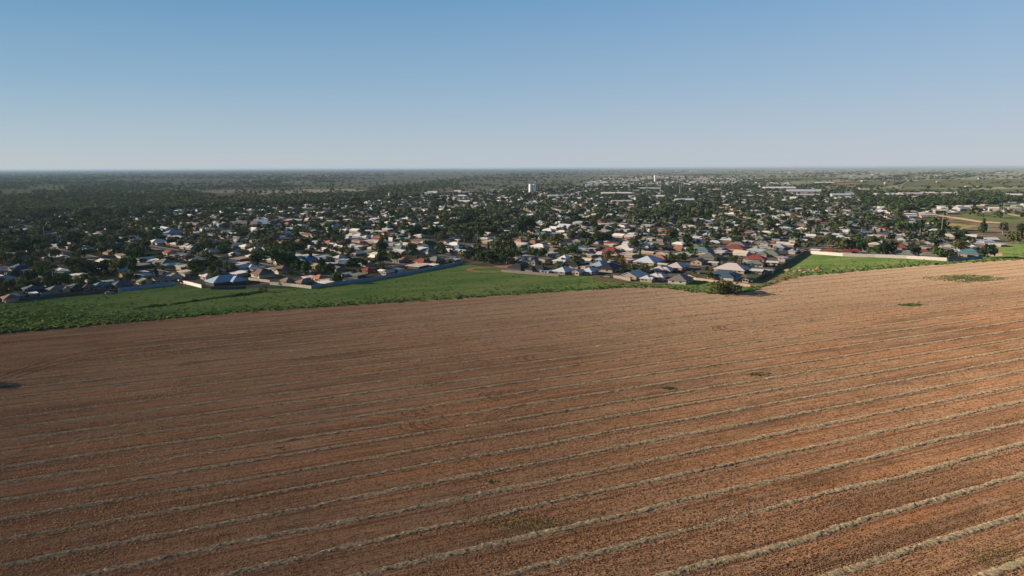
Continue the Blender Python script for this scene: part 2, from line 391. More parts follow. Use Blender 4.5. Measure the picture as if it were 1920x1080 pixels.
# dirt patches on the green strip and in town, wheel tracks, pale paddocks further off
def ring(name, px, py, rx, ry_px, wpx, mat, z=0.03):
    pts = [(px+rx*math.cos(a), py+ry_px*math.sin(a)) for a in np.linspace(0, 2*math.pi, 40)]
    inn = [(px+(rx-wpx)*math.cos(a), py+(ry_px-wpx*ry_px/rx)*math.sin(a)) for a in np.linspace(0, 2*math.pi, 40)]
    return tag(link(name, strip_poly_mesh(name, [G(*p) for p in inn], [G(*p) for p in pts], z, mat)), None, None, None, 'structure')
ring('dirt_track', 921, 505.5, 47, 5.2, 11, M_DIRT)
px_sheet('dirt_patch', [(925, 499), (960, 496), (975, 497), (955, 502), (940, 503)], 0.034, M_DIRT)
px_sheet('dirt_patch', [(944, 483), (962, 480.5), (985, 481.5), (988, 484), (965, 486)], 0.06, M_DIRT)
px_sheet('dirt_patch', [(1845, 471), (1864, 468), (1880, 474), (1879, 480), (1848, 481)], 0.034, M_TAN)
px_sheet('dirt_patch', [(1100, 520), (1150, 522), (1185, 530), (1240, 534), (1235, 537), (1130, 528)], 0.03, noisy('dry_weed_soil', (0.20, 0.14, 0.075), (0.11, 0.11, 0.045), 0.3))
px_sheet('dirt_patch', [(1415, 531), (1440, 521), (1475, 513), (1500, 512), (1470, 523), (1430, 537)], 0.03, noisy('dry_weed_soil', (0.24, 0.15, 0.085), (0.12, 0.11, 0.05), 0.3))
px_sheet('paddock', [(1700, 424), (1752, 415), (1800, 420), (1835, 424), (1800, 431), (1740, 432)], 0.08, noisy('dry_paddock', (0.26, 0.21, 0.11), (0.18, 0.17, 0.08), 0.05))
px_sheet('paddock', [(1748, 401), (1900, 399), (1960, 409), (1900, 419), (1830, 414), (1780, 407)], 0.08, noisy('green_paddock', (0.08, 0.108, 0.045), (0.115, 0.122, 0.056), 0.05))
px_sheet('paddock', [(1860, 381), (1960, 377), (1960, 388), (1880, 390)], 0.1, noisy('green_paddock', (0.075, 0.12, 0.04), (0.10, 0.13, 0.05), 0.05))
px_sheet('track', [(1745, 402.5), (1752, 402), (1800, 408), (1840, 414.5), (1876, 417), (1876, 419), (1835, 417), (1790, 410)], 0.12, M_TAN)
px_sheet('track', [(1880, 401), (1888, 400), (1930, 406), (1926, 408)], 0.12, M_TAN)
px_sheet('track', [(1700, 392), (1760, 389), (1800, 391), (1760, 393)], 0.12, M_TAN)
for i, (pts, a, b) in enumerate([
    ([(478, 358), (560, 355.5), (660, 354.5), (690, 357), (640, 360), (540, 363), (480, 365)], (0.46, 0.38, 0.27), (0.36, 0.32, 0.22)),
    ([(365, 358), (430, 356), (480, 357), (480, 362), (400, 362)], (0.36, 0.29, 0.22), (0.29, 0.24, 0.18)),
    ([(52, 350), (100, 347.5), (126, 350), (115, 355), (80, 356)], (0.19, 0.24, 0.10), (0.24, 0.22, 0.11)),
    ([(-40, 357), (30, 355), (75, 359), (40, 364), (-40, 366)], (0.24, 0.24, 0.11), (0.19, 0.19, 0.10)),
    ([(520, 341.5), (575, 340), (592, 342), (560, 343.5)], (0.32, 0.27, 0.2), (0.25, 0.21, 0.16)),
    ([(210, 337), (360, 334), (480, 335), (470, 338), (300, 341)], (0.22, 0.185, 0.145), (0.16, 0.15, 0.115)),
    ([(160, 344.5), (300, 343), (300, 345.5), (170, 347)], (0.10, 0.14, 0.10), (0.09, 0.11, 0.07)),
    ([(850, 341.5), (960, 340.5), (990, 342.5), (880, 344)], (0.17, 0.155, 0.10), (0.13, 0.125, 0.08)),
    ([(1010, 342), (1060, 340), (1075, 342), (1020, 344)], (0.18, 0.155, 0.10), (0.15, 0.13, 0.09)),
    ([(1045, 353), (1100, 351), (1110, 355), (1060, 357)], (0.15, 0.16, 0.07), (0.11, 0.125, 0.05)),
    ([(1290, 363), (1330, 361), (1330, 365), (1300, 366)], (0.20, 0.19, 0.09), (0.15, 0.15, 0.07))]):
    px_sheet('clearing', pts, 0.25, noisy('clearing_%d' % i, a, b, 0.02))
for pts, c in [([(1095, 316.6), (1190, 315.0), (1330, 313.9), (1500, 313.4), (1660, 313.2), (1660, 315.2), (1400, 316.2), (1200, 317.6)], (0.33, 0.24, 0.18)),
               ([(1700, 313.2), (1960, 312.6), (1960, 315.0), (1800, 315.2)], (0.32, 0.235, 0.18)),
               ([(1440, 318), (1560, 317.4), (1540, 319.2), (1450, 319.6)], (0.28, 0.22, 0.17))]:
    px_sheet('dry_field', pts, 1.2, noisy('pale_dry_field', c, tuple(x*0.8 for x in c), 0.002))
px_sheet('river', [(1098, 341.2), (1120, 338.8), (1134, 340), (1130, 344.2), (1112, 345.2), (1101, 344)], 0.4, (lambda t: (t.principled((0.10, 0.15, 0.19), 0.12, 0.5), t.mat)[1])(NT('river_water')))

def ribbon(name, pts, width, z, mat, kind='structure'):
    """flat strip along ground points"""
    V, Q = [], []
    for i, p in enumerate(pts):
        a = pts[max(i-1, 0)]; b = pts[min(i+1, len(pts)-1)]
        d = Vector((b[0]-a[0], b[1]-a[1])); d.normalize(); n = (-d.y*width/2, d.x*width/2)
        V += [(p[0]+n[0], p[1]+n[1], z), (p[0]-n[0], p[1]-n[1], z)]
    Q = [(2*i, 2*i+1, 2*i+3, 2*i+2) for i in range(len(pts)-1)]
    return V, Q
def ribbons(name, lists, width, z, mat):
    V, Q = [], []
    for pts in lists:
        v, q = ribbon(name, pts, width, z, mat); b = len(V); V += v; Q += [tuple(b+i for i in f) for f in q]
    return tag(link(name, mesh_np(name, V, Q, mat)), None, None, None, 'structure')
# tight U-turn wheel marks left by the harvester
def uturn(px, py, rad, gap, n=2, w=0.8):
    c = G(px, py); L = []
    for k in range(n):
        for off in (0, 2.0):
            cc = (c[0]+RD[0]*k*gap*1.0, c[1]+RD[1]*k*gap); r = rad-off*0.5
            L.append([(cc[0]+off*RD[0]-RD[0]*r*math.cos(a)+RN[0]*rad*math.sin(a), cc[1]+off*RD[1]-RD[1]*r*math.cos(a)+RN[1]*rad*math.sin(a)) for a in np.linspace(-1.35, 1.35, 16)])
    return L
ribbons('wheel_track', uturn(995, 673, 5.5, 4)+uturn(1357, 617, 5, 4, 2), 0.8, 0.045, M_TRACK)
ribbons('wheel_track', uturn(782, 797, 5.0, 4)+uturn(781, 772, 4.6, 4)+uturn(922, 744, 4.5, 4, 3), 0.65, 0.045, M_TRACK)
ribbons('wheel_track', [[G(x, y+dy) for x, y in [(905, 786), (940, 768), (985, 750), (1035, 738), (1085, 730), (1150, 722)]] for dy in (0, 5, 9)], 0.45, 0.044, M_TRACK)
ribbons('wheel_track', [[G(x, y+dy) for x, y in [(1392, 566), (1430, 559), (1465, 549), (1492, 537), (1512, 528)]] for dy in (0, 2.6)], 1.0, 0.044, M_TAN)
ribbons('wheel_track', [[G(x, y+dy) for x, y in [(0, 706), (40, 692), (90, 676), (140, 664), (210, 652), (320, 640)]] for dy in (0, 7, 13)], 0.8, 0.044, M_TRACKD)

# ------------------------------------------------------------------ windrows
def vnoise(x, seed, scale):
    """smooth 1-D value noise"""
    g = np.random.default_rng(seed).random(4096); x = np.asarray(x)/scale; i = np.floor(x).astype(int); f = x-i; f = f*f*(3-2*f)
    return g[i % 4096]*(1-f)+g[(i+1) % 4096]*f
ORD = ['zeroth', 'first', 'second', 'third', 'fourth', 'fifth', 'sixth', 'seventh', 'eighth', 'ninth', 'tenth', 'eleventh', 'twelfth', 'thirteenth', 'fourteenth', 'fifteenth', 'sixteenth', 'seventeenth',
       'eighteenth', 'nineteenth', 'twentieth', 'twenty-first', 'twenty-second', 'twenty-third', 'twenty-fourth', 'twenty-fifth', 'twenty-sixth', 'twenty-seventh', 'twenty-eighth', 'twenty-ninth', 'thirtieth',
       'thirty-first', 'thirty-second', 'thirty-third', 'thirty-fourth', 'thirty-fifth', 'thirty-sixth', 'thirty-seventh', 'thirty-eighth', 'thirty-ninth', 'fortieth']
for k, off in enumerate(ROWS):
    near = off < 190; step = 0.34 if near else 0.8
    s = np.arange(-330, 640, step)
    X = RN[0]*off+RD[0]*s; Y = RN[1]*off+RD[1]*s
    keep = np.array([in_field(x, y, 1.5 if off > 300 else 0.5) and -60 < P(x, y)[0] < 1990 and P(x, y)[1] < 1120 for x, y in zip(X, Y)])
    if off > 300: keep &= np.array([P(x, y)[0] > 150+(off-300)*3 for x, y in zip(X, Y)])
    idx = np.where(keep)[0]
    if len(idx) < 4: continue
    s = s[idx[0]:idx[-1]+1]
    wob = (vnoise(s+500, 10+k, 25)-0.5)*1.1+(vnoise(s+500, 60+k, 3.0)-0.5)*0.5
    wid = (0.62+0.5*vnoise(s+500, 100+k, 8)+0.35*vnoise(s+500, 140+k, 1.2))*(0.82 if off < 250 else 0.9)
    hgt = (0.09+0.07*vnoise(s+500, 200+k, 2.5)+0.07*vnoise(s+500, 240+k, 0.9))*(1.0 if off < 230 else 0.8)*0.85
    gapn = vnoise(s+500, 300+k, 30); hgt *= np.clip((gapn+0.02)*6, 0.45, 1)
    prof = [(-1.12, 0.0), (-0.92, 0.5), (-0.66, 0.8), (-0.3, 0.95), (0.1, 1.0), (0.5, 0.95), (0.85, 0.6), (1.1, 0.0)]
    m = len(prof); rr = np.random.default_rng(900+k)
    V = np.zeros((len(s), m, 3))
    for j, (a, b) in enumerate(prof):
        t = off+wob+a*wid+rr.normal(0, 0.16, len(s))
        ss = s+rr.normal(0, step*0.25, len(s))
        V[:, j, 0] = RN[0]*t+RD[0]*ss; V[:, j, 1] = RN[1]*t+RD[1]*ss
        V[:, j, 2] = 0.005+(b*hgt*(1+rr.normal(0, 0.3, len(s))) if 0 < j < m-1 else 0)
    V[:, :, 2] = np.maximum(V[:, :, 2], 0.004)
    ii, jj = np.meshgrid(np.arange(len(s)-1), np.arange(m-1), indexing='ij'); b0 = (ii*m+jj).ravel()
    me = mesh_np('straw_windrow', V.reshape(-1, 3), np.stack([b0, b0+m, b0+m+1, b0+1], 1), M_STRAW)
    tag(link('straw_windrow', me), 'long low straw windrow across the brown field, %s up from the bottom right corner' % ORD[k+1], 'windrow', 'straw windrows across the harvested field')

# ------------------------------------------------------------------ leaf card clouds
def cards(Pn, N, sx, sy, rng, jitter=0.6):
    """quads at points Pn facing roughly N; returns verts (n*4,3)"""
    n = len(Pn); N = N+rng.normal(0, jitter, (n, 3)); N /= np.linalg.norm(N, axis=1)[:, None]+1e-9
    a = np.cross(N, rng.normal(0, 1, (n, 3))); a /= np.linalg.norm(a, axis=1)[:, None]+1e-9
    b = np.cross(N, a)
    a *= (np.asarray(sx)*0.5).reshape(-1, 1); b *= (np.asarray(sy)*0.5).reshape(-1, 1)
    return np.stack([Pn-a-b, Pn+a-b*0.7, Pn+a*0.8+b, Pn-a*0.9+b*0.8], 1).reshape(-1, 3)
def quads(n): return np.arange(n*4).reshape(-1, 4)

def upright(px, py, z0, wid, hgt, rng, tilt=0.25):
    n = len(px); th = rng.random(n)*math.pi*2
    ax = np.stack([np.cos(th), np.sin(th), np.zeros(n)], 1)*(wid*0.5)[:, None]
    up = np.stack([rng.normal(0, tilt, n)*hgt, rng.normal(0, tilt, n)*hgt, hgt], 1)
    b = np.stack([px, py, np.full(n, z0)], 1)
    return np.stack([b-ax, b+ax, b+ax*0.7+up, b-ax*0.7+up], 1).reshape(-1, 3)

# stubble between the windrows: short stalk tufts in drill rows, thinning with distance
N = 300000
d = 95*np.exp(RNG.random(N)*math.log(470/95.)); xx = (RNG.random(N)*2-1)*0.86*d
t = RN[0]*xx+RN[1]*d; s = RD[0]*xx+RD[1]*d
t = np.round(t/0.62)*0.62+RNG.normal(0, 0.16, N)
xx, yy = RN[0]*t+RD[0]*s, RN[1]*t+RD[1]*s
b = yy*(-SP)+(-H)*(-CP); dep = yy*CP+H*SP
pv = 540+(b/dep*F)*cr-(xx/dep*F)*sr; pu = 960+(xx/dep*F)
ey = np.interp(pu, [e[0] for e in EDGE], [e[1] for e in EDGE])
ok = (pv > ey+1) & (pv < 1120) & (pu > -40) & (pu < 1960)
xx, yy, dep, t, s = xx[ok], yy[ok], dep[ok], t[ok], s[ok]; n = len(xx)
patch = vnoise(s+900, 5, 40)*0.5+vnoise(t*6+s*0.3+900, 6, 30)*0.5
hg = (0.06+0.10*RNG.random(n))*(0.6+0.8*patch); wd = 0.14+0.26*RNG.random(n)+dep*0.0005
tint = np.clip(patch*0.6+RNG.normal(0.2, 0.22, n), 0, 1)
V = upright(xx, yy, 0.02, wd, hg, RNG)
tag(link('stubble', mesh_np('stubble', V, quads(n), M_STUB, attr=np.repeat(tint, 4))), 'short stubble stalks across the brown field', None, None, 'stuff')

# green weeds on the strip
def inpoly(px, py, poly):
    px, py = np.asarray(px), np.asarray(py); r = np.zeros(px.shape, bool); j = len(poly)-1
    for i in range(len(poly)):
        xi, yi = poly[i]; xj, yj = poly[j]
        if yi != yj: r ^= ((yi > py) != (yj > py)) & (px < (xj-xi)*(py-yi)/(yj-yi)+xi)
        j = i
    return r
def PN(x, y, z=0.0):
    x = np.asarray(x, float); y = np.asarray(y, float)
    b = -y*SP-(z-H)*CP; dd = y*CP-(z-H)*SP
    u, v = x/dd*F, b/dd*F
    return 960+u*cr+v*sr, 540-u*sr+v*cr, dd
def GN(px, py):
    u, v = px-960, py-540; u2, v2 = u*cr-v*sr, u*sr+v*cr
    fy, fz = F*CP-v2*SP, -F*SP-v2*CP; t = -H/fz
    return u2*t, fy*t
N = 110000
pu = RNG.random(N)*2000-40; pv = 455+RNG.random(N)*185
ey = np.interp(pu, [e[0] for e in EDGE], [e[1] for e in EDGE]); fy_ = np.interp(pu, [e[0] for e in FRONT], [e[1] for e in FRONT])
lo = RNG.random(N)
ok = (pv < ey+np.abs(RNG.normal(0, 0.9, N))) & (pv > fy_+1.0)
near_edge = np.exp(-(ey-pv)/7.0)
left = np.clip((420-pu)/420, 0, 1)
ok &= lo < 0.06+0.55*near_edge+0.45*left*np.clip((pv-555)/40, 0, 1)
ok &= ~inpoly(pu, pv, [(870, 499), (975, 494), (975, 512), (870, 512)])
ok &= ~inpoly(pu, pv, [(1843, 468), (1885, 466), (1885, 483), (1843, 483)])
pu, pv, near_edge, left = pu[ok], pv[ok], near_edge[ok], left[ok]; n = len(pu)
xx, yy = GN(pu, pv)
big = 0.3+0.4*RNG.random(n)+0.5*near_edge+0.5*left*np.clip((pv-555)/40, 0, 1)
hg = big*(0.5+0.4*RNG.random(n)); wd = big*(1.0+RNG.random(n))
tint = np.clip(RNG.normal(0.45, 0.25, n)-0.05*near_edge-0.05*left, 0, 1)
V1 = upright(xx, yy, 0.0, wd, hg, RNG, 0.5); V2 = upright(xx+RNG.normal(0, .3, n), yy+RNG.normal(0, .3, n), 0.0, wd, hg*0.8, RNG, 0.6)
tag(link('weeds', mesh_np('weeds', np.concatenate([V1, V2]), quads(2*n), M_WEED, attr=np.tile(np.repeat(tint, 4), 2))), 'leafy green weeds along the strip beside the field', None, None, 'stuff')

# green and dark weed patches growing in the field: each one a thing
def weed_patch(px, py, wpx, hpx, n, label, lo=0.1, hi=0.9, size=0.5):
    c = G(px, py); rng = np.random.default_rng(int(px*7+py))
    a = rng.normal(0, 0.30, n)*wpx; b = rng.normal(0, 0.30, n)*hpx; k = ((abs(a)/(wpx*0.75)+abs(b)/(hpx*0.62)) < 1) & (vnoise(a*1.7+b*9+500, int(px), 9)+0.6*vnoise(a*0.6-b*5+900, int(px)+1, 7) > 0.62); b += a*0.04*(rng.random(n)-0.2); a += px; b += py; x, y = GN(a[k], b[k]); n = len(x)
    V = upright(x-c[0], y-c[1], 0.0, size*(0.7+rng.random(n)), size*(0.15+0.25*rng.random(n)), rng, 0.7)
    o = link('weed_patch', mesh_np('weed_patch', V, quads(n), M_WEED, attr=np.repeat(lo+(hi-lo)*rng.random(n), 4)), None, (c[0], c[1], 0.03))
    tag(o, label, 'weeds', 'weed patches in the harvested field', 'stuff')
weed_patch(1812, 522, 135, 13, 2600, 'large diamond shaped green weed patch at the right of the field', 0.3, 1, 0.8)
weed_patch(1706, 571.5, 46, 6, 500, 'bright green weed patch below the large diamond shaped one', 0.4, 1, 0.8)
weed_patch(1423, 702, 50, 7, 260, 'long dark green weed patch right of centre between two windrows', 0.1, 0.6, 0.6)
weed_patch(1253, 728, 28, 6, 160, 'green weed clump left of the long dark weed patch', 0.2, 0.8, 0.6)
weed_patch(918, 903, 26, 7, 140, 'small vivid green weed clump in the foreground near the middle', 0.3, 0.9, 0.4)
weed_patch(985, 983, 200, 34, 900, 'broad olive weed patch at the bottom middle of the field', 0.15, 0.95, 0.34)
weed_patch(528, 841, 22, 7, 110, 'small green weed clump at lower left between two windrows', 0.3, 0.9, 0.45)
weed_patch(803, 722, 20, 6, 110, 'small green weed clump just above the tight curved wheel marks', 0.3, 0.9, 0.5)
weed_patch(1870, 1040, 150, 60, 900, 'dark weedy growth in the bottom right corner of the field', 0.1, 0.85, 0.3)

# dark hedge of rank weeds along the shallow ditch in the left strip
n = 1500; tt = RNG.random(n)
hx = np.interp(tt, [0, .25, .5, .75, 1], [255, 330, 390, 455, 500]); hy = np.interp(tt, [0, .25, .5, .75, 1], [578, 570, 561, 553, 546])
x, y = GN(hx+RNG.normal(0, 2, n), hy+RNG.normal(0, 0.5, n)); lump = vnoise(tt*100, 3, 5)
V = upright(x, y, 0, 0.8+1.2*lump, 0.2+1.2*lump**2, RNG, 0.4)
tag(link('ditch_weeds', mesh_np('ditch_weeds', V, quads(n), M_WEED, attr=np.repeat(np.clip(RNG.normal(0.08, 0.08, n), 0, 1), 4))), 'dark line of rank weeds along the shallow ditch in the green strip', 'weeds')

for (px, py, lab) in [(1738, 512.5, 'white marker stake left of the large green weed patch'), (1795, 508.5, 'white marker stake above the large green weed patch'),
                      (1866, 520.5, 'white marker stake right of the large green weed patch'), (1808, 527, 'white marker stake below the large green weed patch')]:
    x, y = G(px, py); e = empty('marker_stake', (x, y, 0.03), 0, lab, 'stake', 'white stakes round the green weed patch')
    m = MB(); m.box(-0.15, 0.15, -0.15, 0.15, 0.0, 0.7); m.build('post', M_STEEL['white'], e)
    m = MB(); m.box(-0.3, 0.3, -0.25, 0.25, 0.7, 1.0, bottom=True); m.build('cap', M_STEEL['white'], e)

# ------------------------------------------------------------------ fences
def fence(pts, h, mat, label, wall=False, group='fences along the edge of town'):
    g = [G(*p) for p in pts]; c = g[0]
    e = empty('boundary_wall' if wall else 'fence', (c[0], c[1], 0), 0, label, 'wall' if wall else 'fence', group)
    m, rl, ps = MB(), MB(), MB(); th = 0.14 if wall else 0.05
    for (x0, y0), (x1, y1) in zip(g, g[1:]):
        L = math.hypot(x1-x0, y1-y0); ux, uy = (x1-x0)/L, (y1-y0)/L; nx_, ny_ = -uy, ux
        def slab(mb, a, b, t, z0, z1):
            q = []
            for (s, n_) in ((a, -t), (b, -t), (b, t), (a, t)): q.append((x0-c[0]+ux*s+nx_*n_, y0-c[1]+uy*s+ny_*n_))
            for i in range(4):
                j = (i+1) % 4; mb.poly([(*q[i], z0), (*q[j], z0), (*q[j], z1), (*q[i], z1)])
            mb.poly([(*p, z1) for p in q])
        k = max(1, round(L/2.4))
        for i in range(k):
            a, b = L*i/k, L*(i+1)/k
            dz = 0.05*((i*7) % 3-1)
            slab(m, a+0.06, b-0.06, th, 0.0, h+dz)
            slab(ps, a-0.06, a+0.06, th+0.04, 0, h+0.12)
        slab(rl, 0.0, L, th+0.02, h+0.06, h+0.13)
    m.build('panel', mat, e); rl.build('capping', mat, e); o = ps.build('post', mat, e); o['kind'] = 'stuff'
S = M_STEEL
fence([(38, 566), (75, 561), (100, 558), (222, 547.5)], 1.8, S['dark'], 'dark shaded fence at the far left edge of town')
fence([(223, 546), (280, 540), (329, 534)], 2.0, S['blue'], 'blue steel fence at left along the green strip')
fence([(334, 530), (355, 534), (378, 540)], 2.0, S['white'], 'short pale rendered wall beside the big pale blue hip roof', True)
fence([(396, 543), (430, 543), (462, 541)], 1.7, S['dark'], 'low dark fence below the big pale blue hip roof')
fence([(466, 525), (490, 528), (506, 530)], 1.7, S['tan'], 'tan fence left of the cream fence corner')
fence([(506, 534), (545, 537), (584, 541.5)], 1.9, S['cream'], 'cream fence meeting the long blue fence at a corner')
fence([(586, 541), (615, 536), (680, 529), (760, 515), (820, 504), (868, 494.5)], 2.0, S['blue'], 'long blue steel fence rising to the right behind the green strip')
fence([(940, 510), (990, 514), (1047, 518.5)], 1.8, S['grey'], 'grey fence below the black roofed houses')
fence([(1150, 521), (1165, 523.5), (1182, 527.5)], 2.0, S['grey'], 'short grey timber fence left of the big pale gabled house')
fence([(1290, 519), (1305, 525), (1345, 530), (1407, 538)], 1.5, S['pink'], 'long pink sand coloured wall below the slate roofed house', True)
fence([(1252, 517), (1275, 517.5)], 1.5, S['tan'], 'short tan fence above the charcoal hip roof')
fence([(1411, 531), (1440, 515), (1470, 499), (1513, 472)], 2.3, S['dark'], 'dark fence slanting up to the right beside the new houses')
fence([(1520, 476), (1580, 480.5), (1640, 482.5), (1700, 485), (1775, 489.5)], 2.6, S['white'], 'long white wall above the green strip at right', True)
fence([(1777, 490), (1842, 484)], 1.8, S['blue'], 'blue grey fence at the right end of the white wall')

# ------------------------------------------------------------------ houses
def side_walls(m, x0, x1, y0, y1, z1, skip=''):
    if 'f' not in skip: m.poly([(x0,y0,0),(x1,y0,0),(x1,y0,z1),(x0,y0,z1)])
    if 'r' not in skip: m.poly([(x1,y0,0),(x1,y1,0),(x1,y1,z1),(x1,y0,z1)])
    if 'b' not in skip: m.poly([(x1,y1,0),(x0,y1,0),(x0,y1,z1),(x1,y1,z1)])
    if 'l' not in skip: m.poly([(x0,y1,0),(x0,y0,0),(x0,y0,z1),(x0,y1,z1)])
def hip(m, x0, x1, y0, y1, z, tn, along=None):
    w, d = x1-x0, y1-y0; f = 0.22
    for a, b in (((x0,y0),(x1,y0)), ((x1,y0),(x1,y1)), ((x1,y1),(x0,y1)), ((x0,y1),(x0,y0))):
        m.poly([(*a, z-f), (*b, z-f), (*b, z), (*a, z)])
    if (w >= d) if along is None else along == 'x':
        h = d/2; t = h*tn; r0_, r1_ = (x0+min(h, w/2), (y0+y1)/2, z+t), (x1-min(h, w/2), (y0+y1)/2, z+t)
        m.poly([(x0,y0,z),(x1,y0,z),r1_,r0_]); m.poly([(x1,y1,z),(x0,y1,z),r0_,r1_])
        m.poly([(x0,y1,z),(x0,y0,z),r0_]); m.poly([(x1,y0,z),(x1,y1,z),r1_])
    else:
        h = w/2; t = h*tn; r0_, r1_ = ((x0+x1)/2, y0+min(h, d/2), z+t), ((x0+x1)/2, y1-min(h, d/2), z+t)
        m.poly([(x1,y0,z),(x1,y1,z),r1_,r0_]); m.poly([(x0,y1,z),(x0,y0,z),r0_,r1_])
        m.poly([(x0,y0,z),(x1,y0,z),r0_]); m.poly([(x1,y1,z),(x0,y1,z),r1_])
def gable(m, wm, x0, x1, y0, y1, z, tn, oh=0.45):
    """ridge along x; triangles of the gable ends go into the wall mesh"""
    h = (y1-y0)/2; yc = (y0+y1)/2; t = h*tn; dz = oh*tn; f = 0.2
    for sy, ye in ((-1, y0-oh), (1, y1+oh)):
        a, b, c, e = (x0-oh,ye,z-dz), (x1+oh,ye,z-dz), (x1+oh,yc,z+t), (x0-oh,yc,z+t)
        m.poly([a, b, c, e] if sy < 0 else [b, a, e, c])
        m.poly([(a[0],ye,z-dz-f), (b[0],ye,z-dz-f), b, a])
        for q, r in ((a, e), (b, c)): m.poly([(q[0],q[1],q[2]-f), q, r, (r[0],r[1],r[2]-f)])
    for xe in (x0, x1): wm.poly([(xe,y0,z), (xe,y1,z), (xe,yc,z+t)])
def house_mesh(form, w, d, rng, wh=2.7, tn=0.42):
    wm, rm = MB(), MB(); oh = 0.7
    x0, x1, y0, y1 = -w/2, w/2, -d/2, d/2
    if form == 'hip':
        side_walls(wm, x0, x1, y0, y1, wh); hip(rm, x0-oh, x1+oh, y0-oh, y1+oh, wh+0.02, tn)
    elif form == 'wing':                                  # hip with a projecting hipped wing
        y0 += d*0.14; wx0 = x0+w*(0.06 if rng.random() < 0.5 else 0.5); wx1 = wx0+w*0.44; pj = d*0.30
        side_walls(wm, x0, x1, y0, y1, wh); side_walls(wm, wx0, wx1, y0-pj, y0, wh, 'b')
        hip(rm, x0-oh, x1+oh, y0-oh, y1+oh, wh+0.02, tn); hip(rm, wx0-oh, wx1+oh, y0-pj-oh, y0+d*0.55, wh+0.08, tn, 'y')
    elif form == 'gable':
        side_walls(wm, x0, x1, y0, y1, wh); gable(rm, wm, x0, x1, y0, y1, wh, tn)
    elif form == 'cross':                                 # hip body with a gabled front wing
        side_walls(wm, x0, x1, y0, y1, wh); hip(rm, x0-oh, x1+oh, y0-oh, y1+oh, wh+0.02, tn)
        g2, gw = MB(), MB(); ww = w*0.38; gable(g2, gw, -d*0.35, d*0.38, -ww/2, ww/2, wh+0.02, tn*1.1)
        cx = x0+ww/2 if rng.random() < 0.5 else x1-ww/2
        for src, dst in ((g2, rm), (gw, wm)):
            for f in src.f: dst.poly([(cx+src.v[i][1], src.v[i][0]-d*0.35, src.v[i][2]) for i in f])
        side_walls(wm, cx-ww/2, cx+ww/2, -d*0.70, y0, wh, 'b')
    elif form == 'flat':                                  # low skillion roof
        side_walls(wm, x0, x1, y0, y1, wh*0.92)
        z0, z1 = wh*0.95, wh*0.95+d*0.07
        rm.poly([(x0-oh,y0-oh,z0),(x1+oh,y0-oh,z0),(x1+oh,y1+oh,z1),(x0-oh,y1+oh,z1)])
        rm.poly([(x0-oh,y0-oh,z0-.2),(x1+oh,y0-oh,z0-.2),(x1+oh,y0-oh,z0),(x0-oh,y0-oh,z0)])
        rm.poly([(x0-oh,y1+oh,z1-.2),(x0-oh,y0-oh,z0-.2),(x0-oh,y0-oh,z0),(x0-oh,y1+oh,z1)])
        rm.poly([(x1+oh,y0-oh,z0-.2),(x1+oh,y1+oh,z1-.2),(x1+oh,y1+oh,z1),(x1+oh,y0-oh,z0)])
        rm.poly([(x1+oh,y1+oh,z1-.2),(x0-oh,y1+oh,z1-.2),(x0-oh,y1+oh,z1),(x1+oh,y1+oh,z1)])
    return wm, rm
FORMWORD = dict(hip='hip roofed', wing='L-shaped', gable='gable roofed', cross='gable fronted', flat='flat roofed')
def zone(px, py):
    f = front_y(px)-py
    FZ = [(130, 'by the far left fence'), (222, 'above the shaded dark fence'), (330, 'behind the short blue fence'), (470, 'behind the short pale wall'), (600, 'behind the cream fence'),
          (735, 'behind the long blue fence'), (875, 'by the blue fence end'), (990, 'behind the red dirt ring'), (1090, 'behind the grey fence'), (1200, 'in the pale roofed estate'), (1300, 'above the charcoal hip roof'),
          (1420, 'above the pink wall'), (1515, 'by the slanting fence'), (1650, 'behind the long white wall'), (1850, "behind the white wall end"), (9999, 'by the tan dirt patch')]
    DZ = [(130, 'at the far left'), (250, 'under the left bushland'), (400, 'under the far bushland'), (520, 'under the pale clearing'), (650, 'right of the clearing'), (760, 'below the church'), (860, 'right of the church'), (960, 'left of the silo'), (1060, 'below the silo'), (1150, 'right of the silo'),
          (1260, 'below the light masts'), (1370, 'right of the light masts'), (1480, 'below the white factories'), (1600, 'below the red tank'), (1720, 'below the vineyards'), (9999, 'by the green paddock')]
    def pick(T): return next(n for lim, n in T if px < lim)
    if f < 13: return 'first row '+pick(FZ)
    if f < 26: return 'second row '+pick(FZ)
    if f < 42: return 'third row '+pick(FZ)
    if py > 448: return 'near town '+pick(DZ)
    if py > 428: return 'mid town '+pick(DZ)
    if py > 408: return 'upper town '+pick(DZ)
    return 'edge of town '+pick(DZ)
TOLABEL = []          # (object, first words, noun, px, py)
def grid_az(px): return R(43 if px < 700 else 43-(px-700)/700*11 if px < 1400 else 30)
HOUSES = []           # (x, y, radius, px box) for tree placement

